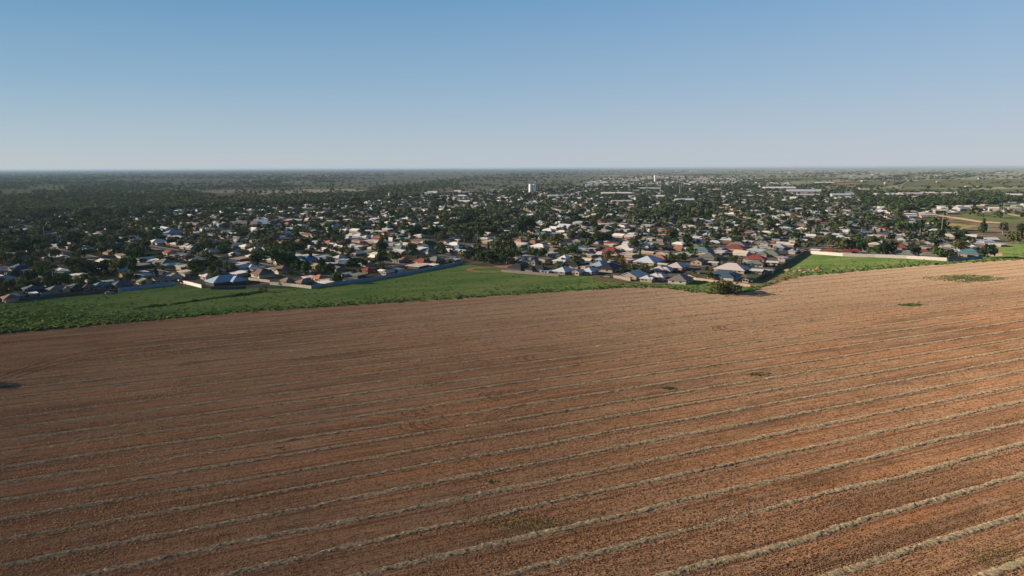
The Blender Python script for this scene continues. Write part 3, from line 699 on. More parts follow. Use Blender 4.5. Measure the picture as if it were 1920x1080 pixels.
def put_windows(e, form, w, d, rng, wh=2.35):
    def win(cx, cy, rot, ww, hh, z):
        fr, pn = MB(), MB()
        fr.box(-ww/2-.08, ww/2+.08, -0.05, 0.02, z-.08, z+hh+.08, bottom=True)
        pn.box(-ww/2, ww/2, -0.075, -0.052, z, z+hh, bottom=True)
        f = fr.build('window', M_WALL['white'], e); f.location = (cx, cy, 0); f.rotation_euler = (0, 0, rot)
        pn.build('pane', M_GLASS, f)
    if form in ('hip', 'gable', 'flat'):
        for t in (-0.32, 0.05, 0.34): win(t*w, -d/2, 0, 1.7, 1.05, 0.95)
        for t in (-0.2, 0.22): win(-w/2, t*d, -math.pi/2, 1.5, 1.05, 0.95)
    elif form == 'cross':
        win(0, -d/2, 0, 1.8, 1.05, 0.95)
        for t in (-0.1, 0.25): win(-w/2, t*d, -math.pi/2, 1.5, 1.05, 0.95)
    else:
        for t in (-0.1, 0.3): win(-w/2, t*d, -math.pi/2, 1.5, 1.05, 0.95)
    dr = MB(); dr.box(-0.5, 0.5, -0.09, 0.02, 0.02, 2.1)
    o = dr.build('door', M_WALL['dark'], e)
    if form == 'wing': o.location = (-w/2, -d*0.22, 0); o.rotation_euler = (0, 0, -math.pi/2)
    else: o.location = (0.2*w if form != 'cross' else 0.1*w, -d/2, 0)

def house(px, py, wpx, form, roof, wall, ori=0, ratio=0.72, wh=2.35, tn=0.47, detail=None, label=None):
    x, y = G(px, py); dist = P(x, y)[2]; wm_ = wpx/F*dist
    az = grid_az(px)+(math.pi/2 if ori else 0)+R(random.uniform(-4, 4)); rz = math.pi/2-az
    L = wm_/(abs(math.cos(rz))+ratio*abs(math.sin(rz))); L = max(L*(1.25 if 1040 < px < 1460 and py > 470 else 1.12), 5.0)-1.4; D = max(L*ratio, 4.0)
    off = 0.35*D*1.0; x += off*x/math.hypot(x, y); y += off*y/math.hypot(x, y)
    rng = random.Random(int(px*31+py*7))
    wm, rm = house_mesh(form, L, D, rng, wh, tn)
    e = empty('house', (x, y, 0.02), rz, None, 'house', 'houses of the town')
    wm.build('wall', M_WALL[wall], e); rm.build('roof', M_ROOF[roof], e)
    if detail or (detail is None and dist < 560): put_windows(e, form, L, D, rng, wh)
    if label: e['label'] = label
    else: TOLABEL.append((e, WORD[roof]+' '+FORMWORD[form], 'house', px, py))
    HOUSES.append((x, y, 0.6*max(L, D)+1.0, (px-wpx*0.5, px+wpx*0.5, py-(wh+D*tn*0.5)/dist*F-2, py+1, dist)))
    return e

HL = [  # px, py, width px, form, roof, wall, orientation (0: axis into the picture and right, 1: across)
 (20,566,38,'hip','brown','cream',1),(61,557,24,'flat','white','grey',1),(87,558,20,'gable','teal','grey',0),(110,549,38,'cross','grey','cream',0),(62,549,42,'hip','navy','dark',1),
 (22,519,32,'flat','paleblue','grey',1),(38,509,46,'hip','navy','grey',1),(148,545,30,'hip','dark','dark',0),(167,544,24,'hip','brown','tan',0),(193,541,32,'hip','teal','grey',0),(230,539,36,'hip','navy','dark',0),
 (270,533,36,'gable','greygreen','cream',1),(303,531,34,'gable','greygreen','tan',0),(261,503,46,'flat','grey','dark',1),(193,495,28,'gable','lilac','navy' if False else 'dark',1),(312,489,30,'flat','cream','white',1),
 (324,524,42,'gable','grey','white',1),(347,515,30,'flat','cream','dark',1),(391,524,34,'hip','lilac','pink',1),(425,534,70,'wing','paleblue','dark',0),(447,518,34,'flat','white','pink',1),(452,490,34,'flat','tan','redbrick',1),
 (318,478,28,'gable','red','cream',1),(402,476,22,'gable','pale','pink',0),(418,470,22,'cross','white','pink',0),(436,474,24,'gable','lilac','white',1),(440,481,20,'hip','white','white',0),
 (490,520,48,'hip','brown','white',1),(530,512,44,'cross','brown','white',1),(540,533,30,'hip','pinkbrown','tan',1),(573,535,34,'hip','pinkbrown','redbrick',0),(600,528,34,'hip','orange','white',1),(611,536,30,'flat','white','pink',1),
 (575,492,38,'hip','blue','white',1),(592,503,26,'gable','tan','tan',1),(512,478,28,'hip','pale','white',1),(474,474,22,'hip','cream','tan',1),(640,517,14,'flat','orange','redbrick',0),(672,521,30,'flat','greygreen','dark',1),
 (690,512,24,'hip','darkred','redbrick',1),(727,516,24,'gable','lilac','pink',0),(746,511,22,'flat','paleblue','white',1),(640,488,28,'hip','lilac','grey',0),(662,492,24,'flat','white','white',1),(702,487,24,'gable','white','cream',1),
 (650,499,32,'hip','navy','dark',1),(641,463,30,'gable','grey','white',0),(692,476,24,'flat','greygreen','grey',1),(752,470,32,'hip','teal','cream',1),(793,497,38,'hip','red','white',1),(782,504,40,'flat','cream','dark',1),(812,502,22,'flat','white','white',1),
 (817,493,36,'cross','greygreen','redbrick',1),(849,492,30,'flat','paleblue','grey',1),(802,476,32,'hip','teal','white',1),(790,470,26,'flat','white','white',1),(845,470,22,'gable','cream','pink',0),(864,470,38,'hip','teal','pink',0),
 (839,458,16,'gable','lilac','pink',0),(784,456,38,'flat','pinkbrown','tan',1),(892,468,36,'flat','tan','tan',1),(1003,497,26,'hip','grey','cream',0),(972,508,40,'hip','dark','dark',1),(1010,512,48,'wing','dark','grey',1),
 (1027,513,30,'flat','paleblue','white',0),(974,456,20,'hip','orange','white',1),(1003,457,20,'hip','orange','tan',0),(978,461,24,'flat','white','white',1),(1003,473,18,'gable','lilac','grey',0),(984,478,14,'hip','white','grey',0),
 (1034,472,24,'flat','tan','tan',1),(925,458,40,'flat','cream','tan',1),(1057,514,36,'hip','pale','grey',0),(1085,516,24,'gable','pale','cream',0),(1106,514,32,'hip','pale','white',0),(1130,503,44,'wing','paleblue','grey',0),
 (1142,509,48,'hip','dark','cream',0),(1187,523,46,'gable','pale','cream',0),(1076,503,30,'hip','dark','pink',1),(1101,493,22,'gable','cream','redbrick',1),(1077,485,18,'flat','cream','cream',1),(1146,478,42,'hip','red','cream',1),
 (1131,482,26,'gable','lilac','pink',1),(1172,469,34,'hip','cream','pink',1),(1180,462,28,'gable','pale','white',1),(1112,471,16,'flat','cream','cream',1),(1100,468,30,'hip','navy','grey',1),(1127,492,20,'hip','paleblue','white',0),
 (1216,496,54,'hip','pale','cream',0),(1178,492,20,'flat','lilac','pink',1),(1060,489,24,'hip','white','grey',0),(1214,528,28,'cross','pale','cream',0),(1234,524,36,'wing','lilac','white',0),(1242,512,44,'wing','lilac','grey',0),
 (1270,506,42,'hip','lilac','pink',0),(1276,531,46,'hip','grey','white',0),(1233,490,38,'hip','orange','tan',1),(1310,496,30,'gable','grey','cream',0),(1330,486,38,'hip','grey','grey',0),(1313,480,20,'flat','white','cream',1),
 (1272,470,20,'gable','orange','tan',1),(1378,470,40,'hip','red','cream',1),(1383,465,40,'hip','grey','white',1),(1357,524,58,'wing','navy','white',1),(1372,511,58,'hip','lilac','cream',1),(1399,530,16,'gable','grey','cream',0),
 (1416,513,28,'flat','white','pink',1),(1416,500,32,'hip','greygreen','white',1),(1416,491,40,'hip','red','cream',1),(1441,482,40,'wing','greygreen','cream',1),(1453,477,18,'gable','red','cream',0),(1448,497,22,'flat','white','white',1),
 (1468,488,24,'flat','lilac','white',0),(1486,476,20,'flat','lilac','white',0),(1440,466,46,'flat','cream','white',1),(1463,468,28,'hip','paleblue','grey',0),(1449,458,12,'hip','orange','tan',0),(1509,474,16,'gable','brown','tan',0),
 (1554,475,20,'hip','red','cream',1),(1587,476,22,'hip','darkred','cream',1),(1604,475,20,'hip','darkred','cream',1),(1529,473,20,'flat','white','white',1),(1574,461,26,'gable','pale','white',1),(1568,448,36,'hip','pale','white',1),
 (1580,438,26,'gable','white','white',1),(1562,461,20,'hip','pinkbrown','tan',0),(1620,449,18,'flat','cream','cream',1),(1695,482,42,'wing','greygreen','cream',1),(1742,484,34,'hip','greygreen','pink',1),(1731,476,22,'hip','red','pink',1),
 (1738,466,20,'flat','grey','redbrick',1),(1772,463,26,'hip','greygreen','white',0),(1790,478,36,'wing','pale','pink',1),(1817,480,34,'hip','teal','pink',1),(1690,454,20,'hip','pale','white',0),(1680,446,18,'gable','cream','tan',1),
 (1668,427,14,'hip','red','cream',1),(1682,430,14,'flat','white','white',1),(1842,457,36,'flat','cream','cream',1),(1820,447,20,'gable','white','white',1),(1815,459,18,'gable','pale','white',0),(1640,463,24,'hip','cream','cream',1),
 (1520,446,20,'gable','white','white',1),(1245,446,30,'flat','cream','tan',1),(1300,449,30,'flat','white','cream',1),(1335,433,26,'gable','pale','white',1),(1040,432,26,'gable','white','white',1),(1085,421,40,'flat','pale','white',1),
 (1130,424,30,'flat','lilac','white',1),(1060,428,30,'gable','pale','white',1),(1115,410,34,'hip','cream','cream',1),(1145,408,26,'hip','cream','pink',1),(660,441,34,'flat','cream','white',1),(628,431,30,'hip','paleblue','white',0),
 (710,438,30,'flat','cream','grey',1),(668,417,14,'flat','cream','cream',1),(686,416,18,'flat','lilac','grey',1),(724,409,22,'hip','lilac','grey',1),(118,463,44,'flat','lilac','teal' if False else 'grey',1),(122,457,30,'hip','navy','grey',1),(100,480,28,'hip','teal','grey',1),
 (210,414,26,'flat','white','grey',1),(330,400,50,'flat','pale','white',1),(310,436,44,'gable','pale','white',1),(325,441,34,'hip','paleblue','white',0),(480,470,18,'hip','cream','cream',1)]
for h in HL: house(*h)

# the rest of the town on its street grid
TOWN = [(0,572),(45,564),(222,546),(330,533),(378,538),(460,538),(585,539),(680,527),(868,492),(900,494),(940,505),(1047,515),(1100,514),(1182,527),(1262,531),(1300,520),(1408,535),(1512,470),(1775,486),(1840,482),(1850,455),
        (1760,424),(1690,412),(1660,392),(1600,374),(1540,352),(1420,338),(1300,331),(1150,330),(1090,348),(1000,361),(900,362),(820,366),(760,370),(640,382),(480,388),(250,398),(0,404),(-120,410),(-120,580)]
ROAD = []; CAND = []
A0 = R(40); ta, sa = (math.sin(A0), math.cos(A0)), (math.cos(A0), -math.sin(A0))    # t: into the picture, s: across
def ST(s, t): return (sa[0]*s+ta[0]*t, sa[1]*s+ta[1]*t)
rr = random.Random(5); PER = 68
for k in range(-40, 95):
    tt = PER*k+10
    for side in (-1, 1):
        for j in range(-240, 150):
            s = j*18.5+rr.uniform(-2, 2); t = tt+side*(19+rr.uniform(-3, 3))
            if (s % 210) < 16: continue
            x, y = ST(s, t)
            if y < 380: continue
            CAND.append((x, y, k, side))
cx = np.array([c[0] for c in CAND]); cy = np.array([c[1] for c in CAND])
pu, pv, pd = PN(cx, cy); ok = inpoly(pu, pv, TOWN) & (pu > -60) & (pu < 1980)
ok &= ~inpoly(pu, pv, [(868, 505), (890, 470), (925, 452), (945, 470), (995, 480), (960, 500), (930, 512)])
mx = np.array([h[0] for h in HOUSES]); my = np.array([h[1] for h in HOUSES]); mr = np.array([h[2] for h in HOUSES])
ok &= (np.hypot(cx[:, None]-mx, cy[:, None]-my) > mr+6).all(1)
fyy = np.interp(pu, [e[0] for e in FRONT], [e[1] for e in FRONT]); ok &= (fyy-pv) > 9
ok &= RNG.random(len(cx)) < np.where(pu < 250, 0.85, np.where(pu < 500, 0.95, np.where((pu > 800) & (pu < 960) & (pv > 400), 0.45, np.where(pv < 350, 0.4, 0.97))))
idx = np.where(ok)[0]; idx = idx[np.argsort(pd[idx])]
# big sheds and factory roofs take their own ground
SHEDS = [  # px, py, width px, depth m, height m, form, roof, wall, label
 (998, 365.5, 26, 14, 5, 'gable', 'tan', 'pink', 'low tan shed at the foot of the white grain silo'),
 (1156, 368, 60, 32, 8, 'flat', 'white', 'white', 'long white roofed hall right of the grain silo'),
 (1282, 380, 38, 22, 6, 'gable', 'white', 'white', 'white roofed hall right of the light masts'),
 (1165, 382, 40, 20, 5, 'gable', 'lilac', 'white', 'pale roofed school hall below the long white hall'),
 (1340, 360, 24, 30, 7, 'flat', 'cream', 'cream', 'cream block right of the sports ground'),
 (1460, 357, 60, 40, 7, 'gable', 'white', 'white', 'long white factory roof at the left of the factory row'),
 (1510, 364, 70, 40, 8, 'gable', 'pale', 'white', 'pale factory roof in the middle of the factory row'),
 (1515, 371, 40, 20, 8, 'flat', 'white', 'white', 'bright white factory front below the pale factory roof'),
 (1578, 371, 42, 30, 7, 'gable', 'pale', 'white', 'pale factory shed at the right of the factory row'),
 (1545, 346, 36, 40, 7, 'flat', 'white', 'cream', 'white packing shed above the factory row'),
 (1590, 349, 38, 40, 7, 'gable', 'orange', 'pink', 'orange roofed shed beside the vineyards'),
 (1665, 370, 50, 30, 6, 'gable', 'white', 'white', 'white shed left in the row below the vineyards'),
 (1705, 369, 40, 30, 7, 'gable', 'lilac', 'white', 'lilac grey shed in the row below the vineyards'),
 (1760, 367, 60, 30, 7, 'flat', 'white', 'pink', 'long white shed right in the row below the vineyards'),
 (1440, 410, 0, 0, 0, None, None, None, None),
 (1412, 372, 36, 24, 6, 'flat', 'cream', 'cream', 'long cream roofed shed below the factories'),
 (1900, 372, 26, 24, 8, 'gable', 'white', 'white', 'white gabled shed near the right edge by the paddock'),
 (1805, 394, 20, 18, 6, 'gable', 'white', 'white', 'white farm shed above the sandy track'),
 (1828, 393, 16, 16, 6, 'gable', 'cream', 'cream', 'cream farm shed above the sandy track'),
 (1862, 396, 16, 14, 5, 'gable', 'white', 'white', 'small white farm shed above the green paddock'),
 (1900, 396, 22, 16, 5, 'flat', 'pale', 'pink', 'pale low farm building above the green paddock'),
 (448, 428, 30, 24, 6, 'flat', 'grey', 'white', 'white walled commercial shed with grey flat roof, left of town'),
 (490, 429, 26, 40, 6, 'gable', 'paleblue', 'cream', 'pale blue roofed hall with cream gable, left of town'),
 (478, 430, 12, 30, 6, 'gable', 'tan', 'cream', 'small cream gabled hall beside the pale blue roofed hall'),
 (552, 420, 28, 18, 5, 'flat', 'lilac', 'pink', 'lilac grey flat roofed shed right of the pale blue roofed hall'),
 (578, 397, 40, 18, 5, 'gable', 'greygreen', 'grey', 'long grey green roofed shed below the pale clearing'),
 (535, 395, 24, 14, 5, 'flat', 'cream', 'pink', 'long cream shed below the pale clearing'),
 (750, 397, 16, 12, 5, 'gable', 'red', 'pink', 'small red roofed hall below the church'),
 (940, 360, 28, 16, 6, 'flat', 'cream', 'pink', 'cream shop row left of the grain silo'),
 (865, 374, 26, 18, 8, 'cross', 'white', 'white', 'white two storey block right of the church'),
 (925, 373, 10, 10, 6, 'flat', 'red', 'redbrick', 'small red shop left of the grain silo'),
 (845, 366, 8, 9, 9, 'gable', 'orange', 'redbrick', 'red brick tower house right of the church'),
 (1215, 357, 44, 30, 6, 'gable', 'pale', 'white', 'pale stand roof beside the light masts'),
 (1150, 350, 50, 24, 6, 'flat', 'white', 'white', 'white works roof beyond the river bend'),
 (1145, 331.5, 40, 30, 7, 'flat', 'pale', 'pink', 'pale shed row beyond the river, left of the water tower')]
keep = np.ones(len(idx), bool)
for (px, py, wpx, D, hh, form, roof, wall, lab) in SHEDS:
    if not form: continue
    x, y = G(px, py); dist = P(x, y)[2]; L = wpx/F*dist
    rz = -math.atan2(x, y)*0.6+random.uniform(-.12, .12); rng = random.Random(int(px))
    wm, rm = house_mesh(form, L*0.95, D, rng, hh, 0.22 if form == 'gable' else 0.3)
    e = empty('shed', (x+0.5*D*x/y, y+0.5*D, 0.02), rz, lab, 'shed', 'large sheds and halls of the town')
    wm.build('wall', M_WALL[wall], e); rm.build('roof', M_ROOF[roof], e)
    dr = MB()
    for q in (-0.3,): dr.box(q*L*0.95-2, q*L*0.95+2, -D/2-0.12, -D/2+0.02, 0.05, hh*0.62)
    if form != 'cross': dr.build('door', M_WALL['dark'], e)
    HOUSES.append((e.location.x, e.location.y, 0.55*max(L, D), (px-wpx*0.5, px+wpx*0.5, py-hh/dist*F-3, py+1, dist)))
    keep &= ~((np.hypot(cx[idx]-e.location.x, cy[idx]-e.location.y)) < 0.55*max(L, D)+12)
idx = idx[keep]
VAR = []
for vi in range(20):
    rng = random.Random(100+vi); form = ['hip', 'wing', 'gable', 'flat', 'hip', 'flat', 'wing', 'gable', 'cross', 'flat'][vi % 10]
    L = rng.uniform(11, 15.5) if form != 'flat' else rng.uniform(8, 13); D = L*rng.uniform(0.58, 0.8)
    wm, rm = house_mesh(form, L, D, rng, 2.3 if form != 'flat' else 2.6, rng.uniform(0.22, 0.44))
    VAR.append((form, L, D, wm, rm, wm.me('wall', M_WALL['cream']), rm.me('roof', M_ROOF['pale'])))
RC = ['pale']*9+['white']*12+['lilac']*7+['cream']*6+['paleblue']*4+['grey']*5+['greygreen']*4+['red']*1+['orange']*1+['brown']*2+['pinkbrown']*2+['tan']*1+['dark']*3+['navy']*3+['teal']*2+['darkred']
WC = ['cream']*4+['white']*2+['pink']*2+['tan']*5+['redbrick']*4+['grey']*5
NIND = 300-len(HL); rr = random.Random(9)
FV, FM, FQ = [], [], []; mats = [M_ROOF[k] for k in PAL]+[M_WALL[k] for k in WALLS]; MI = {k: i for i, k in enumerate(PAL)}; WI = {k: i+len(PAL) for i, k in enumerate(WALLS)}
far = MB()
for n_, i in enumerate(idx):
    x, y = cx[i], cy[i]; px, py, dist = pu[i], pv[i], pd[i]
    form, L, D, wm, rm, wme, rme = VAR[rr.randrange(20)]; roof = rr.choice(RC); wall = rr.choice(WC)
    rz = math.pi/2-(A0+math.pi/2*(rr.random() < 0.62))+rr.uniform(-.06, .06)
    if n_ < NIND:
        e = empty('house', (x, y, 0.02), rz, None, 'house', 'houses of the town')
        for nm, me, mt in (('wall', wme, M_WALL[wall]), ('roof', rme, M_ROOF[roof])):
            o = link(nm, me, e); o.material_slots[0].link = 'OBJECT'; o.material_slots[0].material = mt
        TOLABEL.append((e, WORD[roof]+' '+FORMWORD[form], 'house', px, py))
        LASTD = dist
    else:
        c_, s_ = math.cos(rz), math.sin(rz)
        for src, mi in ((wm, WI[wall]), (rm, MI[roof])):
            b = len(far.v); far.v += [(x+c_*p[0]-s_*p[1], y+s_*p[0]+c_*p[1], 0.02+p[2]) for p in src.v]
            far.f += [tuple(b+q for q in f) for f in src.f]; far.m += [mi]*len(src.f)
    HOUSES.append((x, y, 0.55*max(L, D), None))
# backyard sheds behind the houses: the nearest as things, the rest with the far houses
def far_add(x, y, rz, wm, rm, wall, roof, k=1.0):
    c_, s_ = math.cos(rz)*k, math.sin(rz)*k
    for src, mi in ((wm, WI[wall]), (rm, MI[roof])):
        b = len(far.v); far.v += [(x+c_*p[0]-s_*p[1], y+s_*p[0]+c_*p[1], 0.02+p[2]*k) for p in src.v]
        far.f += [tuple(b+q for q in f) for f in src.f]; far.m += [mi]*len(src.f)
SHV = []
for vi in range(4):
    wm, rm = house_mesh('flat' if vi % 2 else 'gable', 5.5+vi, 4.2, random.Random(vi), 2.3, 0.25); SHV.append((wm, rm, wm.me('wall', M_WALL['grey']), rm.me('roof', M_ROOF['white'])))
HB = [(h[0], h[1], h[2]) for h in HOUSES]; hbx = np.array([h[0] for h in HB]); hby = np.array([h[1] for h in HB]); hbr = np.array([h[2] for h in HB])
order = np.argsort(np.hypot(hbx, hby)); nsh = 0
for i in order:
    if rr.random() < 0.35: continue
    a = rr.random()*6.28; x, y = hbx[i]+(hbr[i]+3.5)*math.cos(a), hby[i]+(hbr[i]+3.5)*math.sin(a); px, py, dist = P(x, y)
    if front_y(px)-py < 5 or not inpoly(np.array([px]), np.array([py]), TOWN)[0] or (np.hypot(hbx-x, hby-y) < hbr*0.75+2.4).any(): continue
    wm, rm, wme, rme = SHV[rr.randrange(4)]; roof = rr.choice(['white']*6+['pale']*4+['cream']*2+['grey']*2+['paleblue']); wall = rr.choice(['white', 'grey', 'cream', 'tan'])
    rz = math.pi/2-A0+(math.pi/2 if rr.random() < .5 else 0)
    if nsh < 150:
        e = empty('garden_shed', (x, y, 0.02), rz, None, 'garden shed', 'garden sheds in the yards')
        for nm, me, mt in (('wall', wme, M_WALL[wall]), ('roof', rme, M_ROOF[roof])):
            o = link(nm, me, e); o.material_slots[0].link = 'OBJECT'; o.material_slots[0].material = mt
        TOLABEL.append((e, 'small '+WORD[roof]+' roofed', 'garden shed', px, py)); nsh += 1
    else: far_add(x, y, rz, wm, rm, wall, roof)
    HOUSES.append((x, y, 3.2, None))
# clusters of works and shops far back
for (poly, n) in [([(1640,362),(1800,360),(1810,372),(1650,374)], 34), ([(1425,350),(1620,352),(1640,378),(1440,374)], 70), ([(1100,344),(1300,346),(1300,372),(1100,370)], 60), ([(1840,370),(1925,368),(1925,398),(1850,400)], 30), ([(1775,440),(1885,446),(1880,462),(1790,460)], 9),
                  ([(800,362),(960,358),(970,380),(820,384)], 50), ([(1010,362),(1100,362),(1090,376),(1010,374)], 30), ([(1300,334),(1480,336),(1480,350),(1310,352)], 50), ([(1640,395),(1760,388),(1840,396),(1700,412)], 26)]:
    xs_ = [p[0] for p in poly]; ys_ = [p[1] for p in poly]; got = 0
    while got < n:
        px, py = rr.uniform(min(xs_), max(xs_)), rr.uniform(min(ys_), max(ys_))
        if not inpoly(np.array([px]), np.array([py]), poly)[0]: continue
        got += 1; x, y = G(px, py); form, L, D, wm, rm, wme, rme = VAR[rr.choice([2, 3, 5, 7, 9, 12, 13])]
        k = rr.uniform(0.8, 1.1) if poly[0][0] > 1700 else rr.uniform(0.9, 1.9); far_add(x, y, rr.uniform(-.5, .5), wm, rm, rr.choice(['white', 'cream', 'pink']), rr.choice(['white']*5+['pale']*3+['cream']*2+['lilac']), k); HOUSES.append((x, y, 9*k, None))
tag(far.build('far_houses', mats), 'mass of small far houses among the trees of the town', 'houses', None, 'stuff')

# streets and footpaths of the town: sheets clipped to the town's outline
rd, pv_ = [], []
def street(p0, p1):
    n = max(2, int(math.hypot(p1[0]-p0[0], p1[1]-p0[1])/12)); run = []; out = []
    for i in range(n+1):
        x, y = p0[0]+(p1[0]-p0[0])*i/n, p0[1]+(p1[1]-p0[1])*i/n; q = P(x, y)
        good = inpoly(np.array([q[0]]), np.array([q[1]]), TOWN)[0] and front_y(q[0])-q[1] > 5 and q[2] < 1500 and all(math.hypot(x-h[0], y-h[1]) > h[2]+2 for h in HOUSES if h[3])
        if good: run.append((x, y))
        else:
            if len(run) > 2: out.append(run)
            run = []
    if len(run) > 2: out.append(run)
    return out
for k in range(-35, 26): rd += street(ST(-1500, PER*k+10), ST(1500, PER*k+10))
cross_ = []
for j in range(-8, 8): cross_ += street(ST(210*j+8, -300), ST(210*j+8, 1800))
ribbons('street', rd, 8.0, 0.03, M_ROAD); ribbons('street', cross_, 8.0, 0.036, M_ROAD)
def offset(run, o):
    d = Vector((run[-1][0]-run[0][0], run[-1][1]-run[0][1])).normalized(); return [(x-d.y*o, y+d.x*o) for x, y in run]
V, Q = [], []
for run in rd:
    for o in (5.2, -5.2):
        v, q = ribbon('p', offset(run, o), 1.6, 0.15, M_PAVE); b = len(V); V += v; Q += [tuple(b+i for i in f) for f in q]
        b = len(V); v2 = [(p[0], p[1], 0.0) for p in v]; V += v+v2; n = len(v)
        for i in range(0, n-2, 2):
            Q += [(b+i, b+i+2, b+n+i+2, b+n+i), (b+i+1, b+i+3, b+n+i+3, b+n+i+1)]
tag(link('footpath', mesh_np('footpath', V, Q, M_PAVE)), None, None, None, 'structure')

# ------------------------------------------------------------------ trees
def lobes_for(kind, rng):
    if kind == 'round': return [(rng.normal(0, .2), rng.normal(0, .2), 0.52+rng.normal(0, .08), 0.30+rng.random()*.08) for _ in range(7)]
    if kind == 'gum':
        L = []
        for i in range(9):
            a = rng.random()*6.28; r = 0.12+0.28*rng.random(); L.append((r*math.cos(a), r*math.sin(a), 0.45+0.42*rng.random(), 0.13+0.11*rng.random()))
        return L
    if kind == 'pine': return [(rng.normal(0, .03), rng.normal(0, .03), 0.2+0.085*i, 0.23*(1-i/9.5)+0.03) for i in range(9)]
    if kind == 'cypress': return [(rng.normal(0, .015), rng.normal(0, .015), 0.12+0.1*i, 0.105*(1-abs(i-3)/11)) for i in range(9)]
    if kind == 'bush': return [(rng.normal(0, .42), rng.normal(0, .42), 0.28+0.30*rng.random(), 0.28+0.16*rng.random()) for _ in range(11)]
def crown(kind, n, rng, size):
    """leaf cards on lumpy lobes; unit height 1"""
    L = np.array(lobes_for(kind, rng)); wt = L[:, 3]**2; k = rng.choice(len(L), n, p=wt/wt.sum())
    nrm = rng.normal(0, 1, (n, 3)); nrm[:, 2] = nrm[:, 2]*0.9+0.15; nrm /= np.linalg.norm(nrm, axis=1)[:, None]
    r = L[k, 3]*(0.72+0.34*rng.random(n)); p = L[k, :3]+nrm*r[:, None]; p[:, 2] = np.maximum(p[:, 2], 0.06)
    s = size*(0.65+0.7*rng.random(n))
    return cards(p, nrm, s, s*0.8, rng, 0.45)
def trunk(kind, rng):
    m = MB(); h = dict(round=.45, gum=.62, pine=.9, cypress=.5, bush=.3)[kind]; r = dict(round=.028, gum=.024, pine=.02, cypress=.02, bush=.02)[kind]
    lean = (rng.normal(0, .03), rng.normal(0, .03)); mid = (lean[0], lean[1], h*0.5); topp = (lean[0]*2, lean[1]*2, h)
    m.tube((0, 0, -0.01), mid, r*1.25, r*0.9, 7, 0, False); m.tube(mid, topp, r*0.9, r*0.45, 7)
    if kind in ('round', 'gum', 'bush'):
        for i in range(5):
            a = i*1.256+rng.random(); q = 0.2+0.12*rng.random()
            m.tube(mid if i % 2 else topp, (mid[0]+q*math.cos(a), mid[1]+q*math.sin(a), h+0.18*rng.random()), r*0.5, r*0.18, 5)
    return m
TV = {}
for kind, cnt in (('round', 5), ('gum', 5), ('pine', 2), ('cypress', 2)):
    for i in range(cnt):
        rng = np.random.default_rng(400+len(TV)*13)
        n = dict(round=280, gum=240, pine=220, cypress=150)[kind]; V = crown(kind, n, rng, dict(round=.15, gum=.13, pine=.12, cypress=.09)[kind])
        tm = trunk(kind, rng).me('trunk', M_PALE_TRUNK if kind == 'gum' else M_TRUNK)
        TV[(kind, i)] = ({c: mesh_np('crown', V, quads(n), M_FOL[c]) for c in ('dark', 'olive', 'green', 'grey', 'yellow')} if kind in ('round', 'gum') else {c: mesh_np('crown', V, quads(n), M_FOL[c]) for c in ('dark', 'green')}, tm)
KW = dict(round='rounded', gum='spreading gum', pine='tall conical', cypress='narrow upright'); CW = dict(dark='dark green', olive='olive green', green='mid green', grey='grey green', yellow='yellow leaved', red='red leaved')
def tree(x, y, h, kind, col, px, py, label=None, wide=1.0, rz=None):
    ks = [k for k in TV if k[0] == kind]; k = ks[int(abs(x*13.7+y*7.3)) % len(ks)]; cm, tm = TV[k]
    e = empty('tree', (x, y, 0), rz if rz is not None else (x*1.7+y*0.9) % 6.28, None, 'tree', 'trees of the town'); e.scale = (h*wide, h*wide, h)
    link('crown', cm[col if col in cm else 'dark'], e); link('trunk', tm, e)
    if label: e['label'] = label
    else: TOLABEL.append((e, CW[col if col in cm else 'dark']+' '+KW[kind], 'tree', px, py))
    return e
# the lone bush at the field's edge and a few other singular plants
def bush(px, py, wm_, h, col, n, label, name='bush', group=None, cat='bush', card=0.16):
    x, y = G(px, py); rng = np.random.default_rng(int(px*3+py)); e = empty(name, (x, y, 0), 0, label, cat, group)
    V = crown('bush', n, rng, card); V[:, 0:2] *= wm_/1.75; V[:, 2] *= h/0.95
    link('crown', mesh_np('crown', V, quads(n), M_FOL[col]), e)
    t = trunk('bush', rng); t.v = [(p[0]*h, p[1]*h, p[2]*h) for p in t.v]; t.build('trunk', M_TRUNK, e); return e
bush(1356, 549.5, 17, 9.0, 'olive', 900, 'big olive bush standing alone where the field edge dips', card=0.12)
bush(492, 548, 5, 4.5, 'grey', 160, 'lone small tree standing in the green strip')
bush(680, 461, 4.5, 4.5, 'red', 140, 'red flowering bush among the dark trees left of centre')
bush(1137, 498, 6.5, 9, 'yellow', 240, 'orange autumn tree beside the pale roofed estate')
bush(1166, 498, 8, 7, 'yellow', 220, 'yellow autumn tree right of the orange one')
bush(110, 530, 9, 4, 'yellow', 160, 'yellow hedge clump left of two others beside the street at far left', 'hedge', 'yellow autumn hedges beside the street', 'hedge')
bush(124, 528, 9, 4, 'yellow', 160, 'yellow hedge clump between two others beside the street at far left', 'hedge', 'yellow autumn hedges beside the street', 'hedge')
bush(143, 527, 7, 4, 'yellow', 130, 'yellow hedge clump right of two others beside the street at far left', 'hedge', 'yellow autumn hedges beside the street', 'hedge')
x, y = G(-95, 722); tree(x, y, 8, 'round', 'olive', -95, 722, 'tree just beyond the left edge, throwing its shadow onto the field', 0.9)

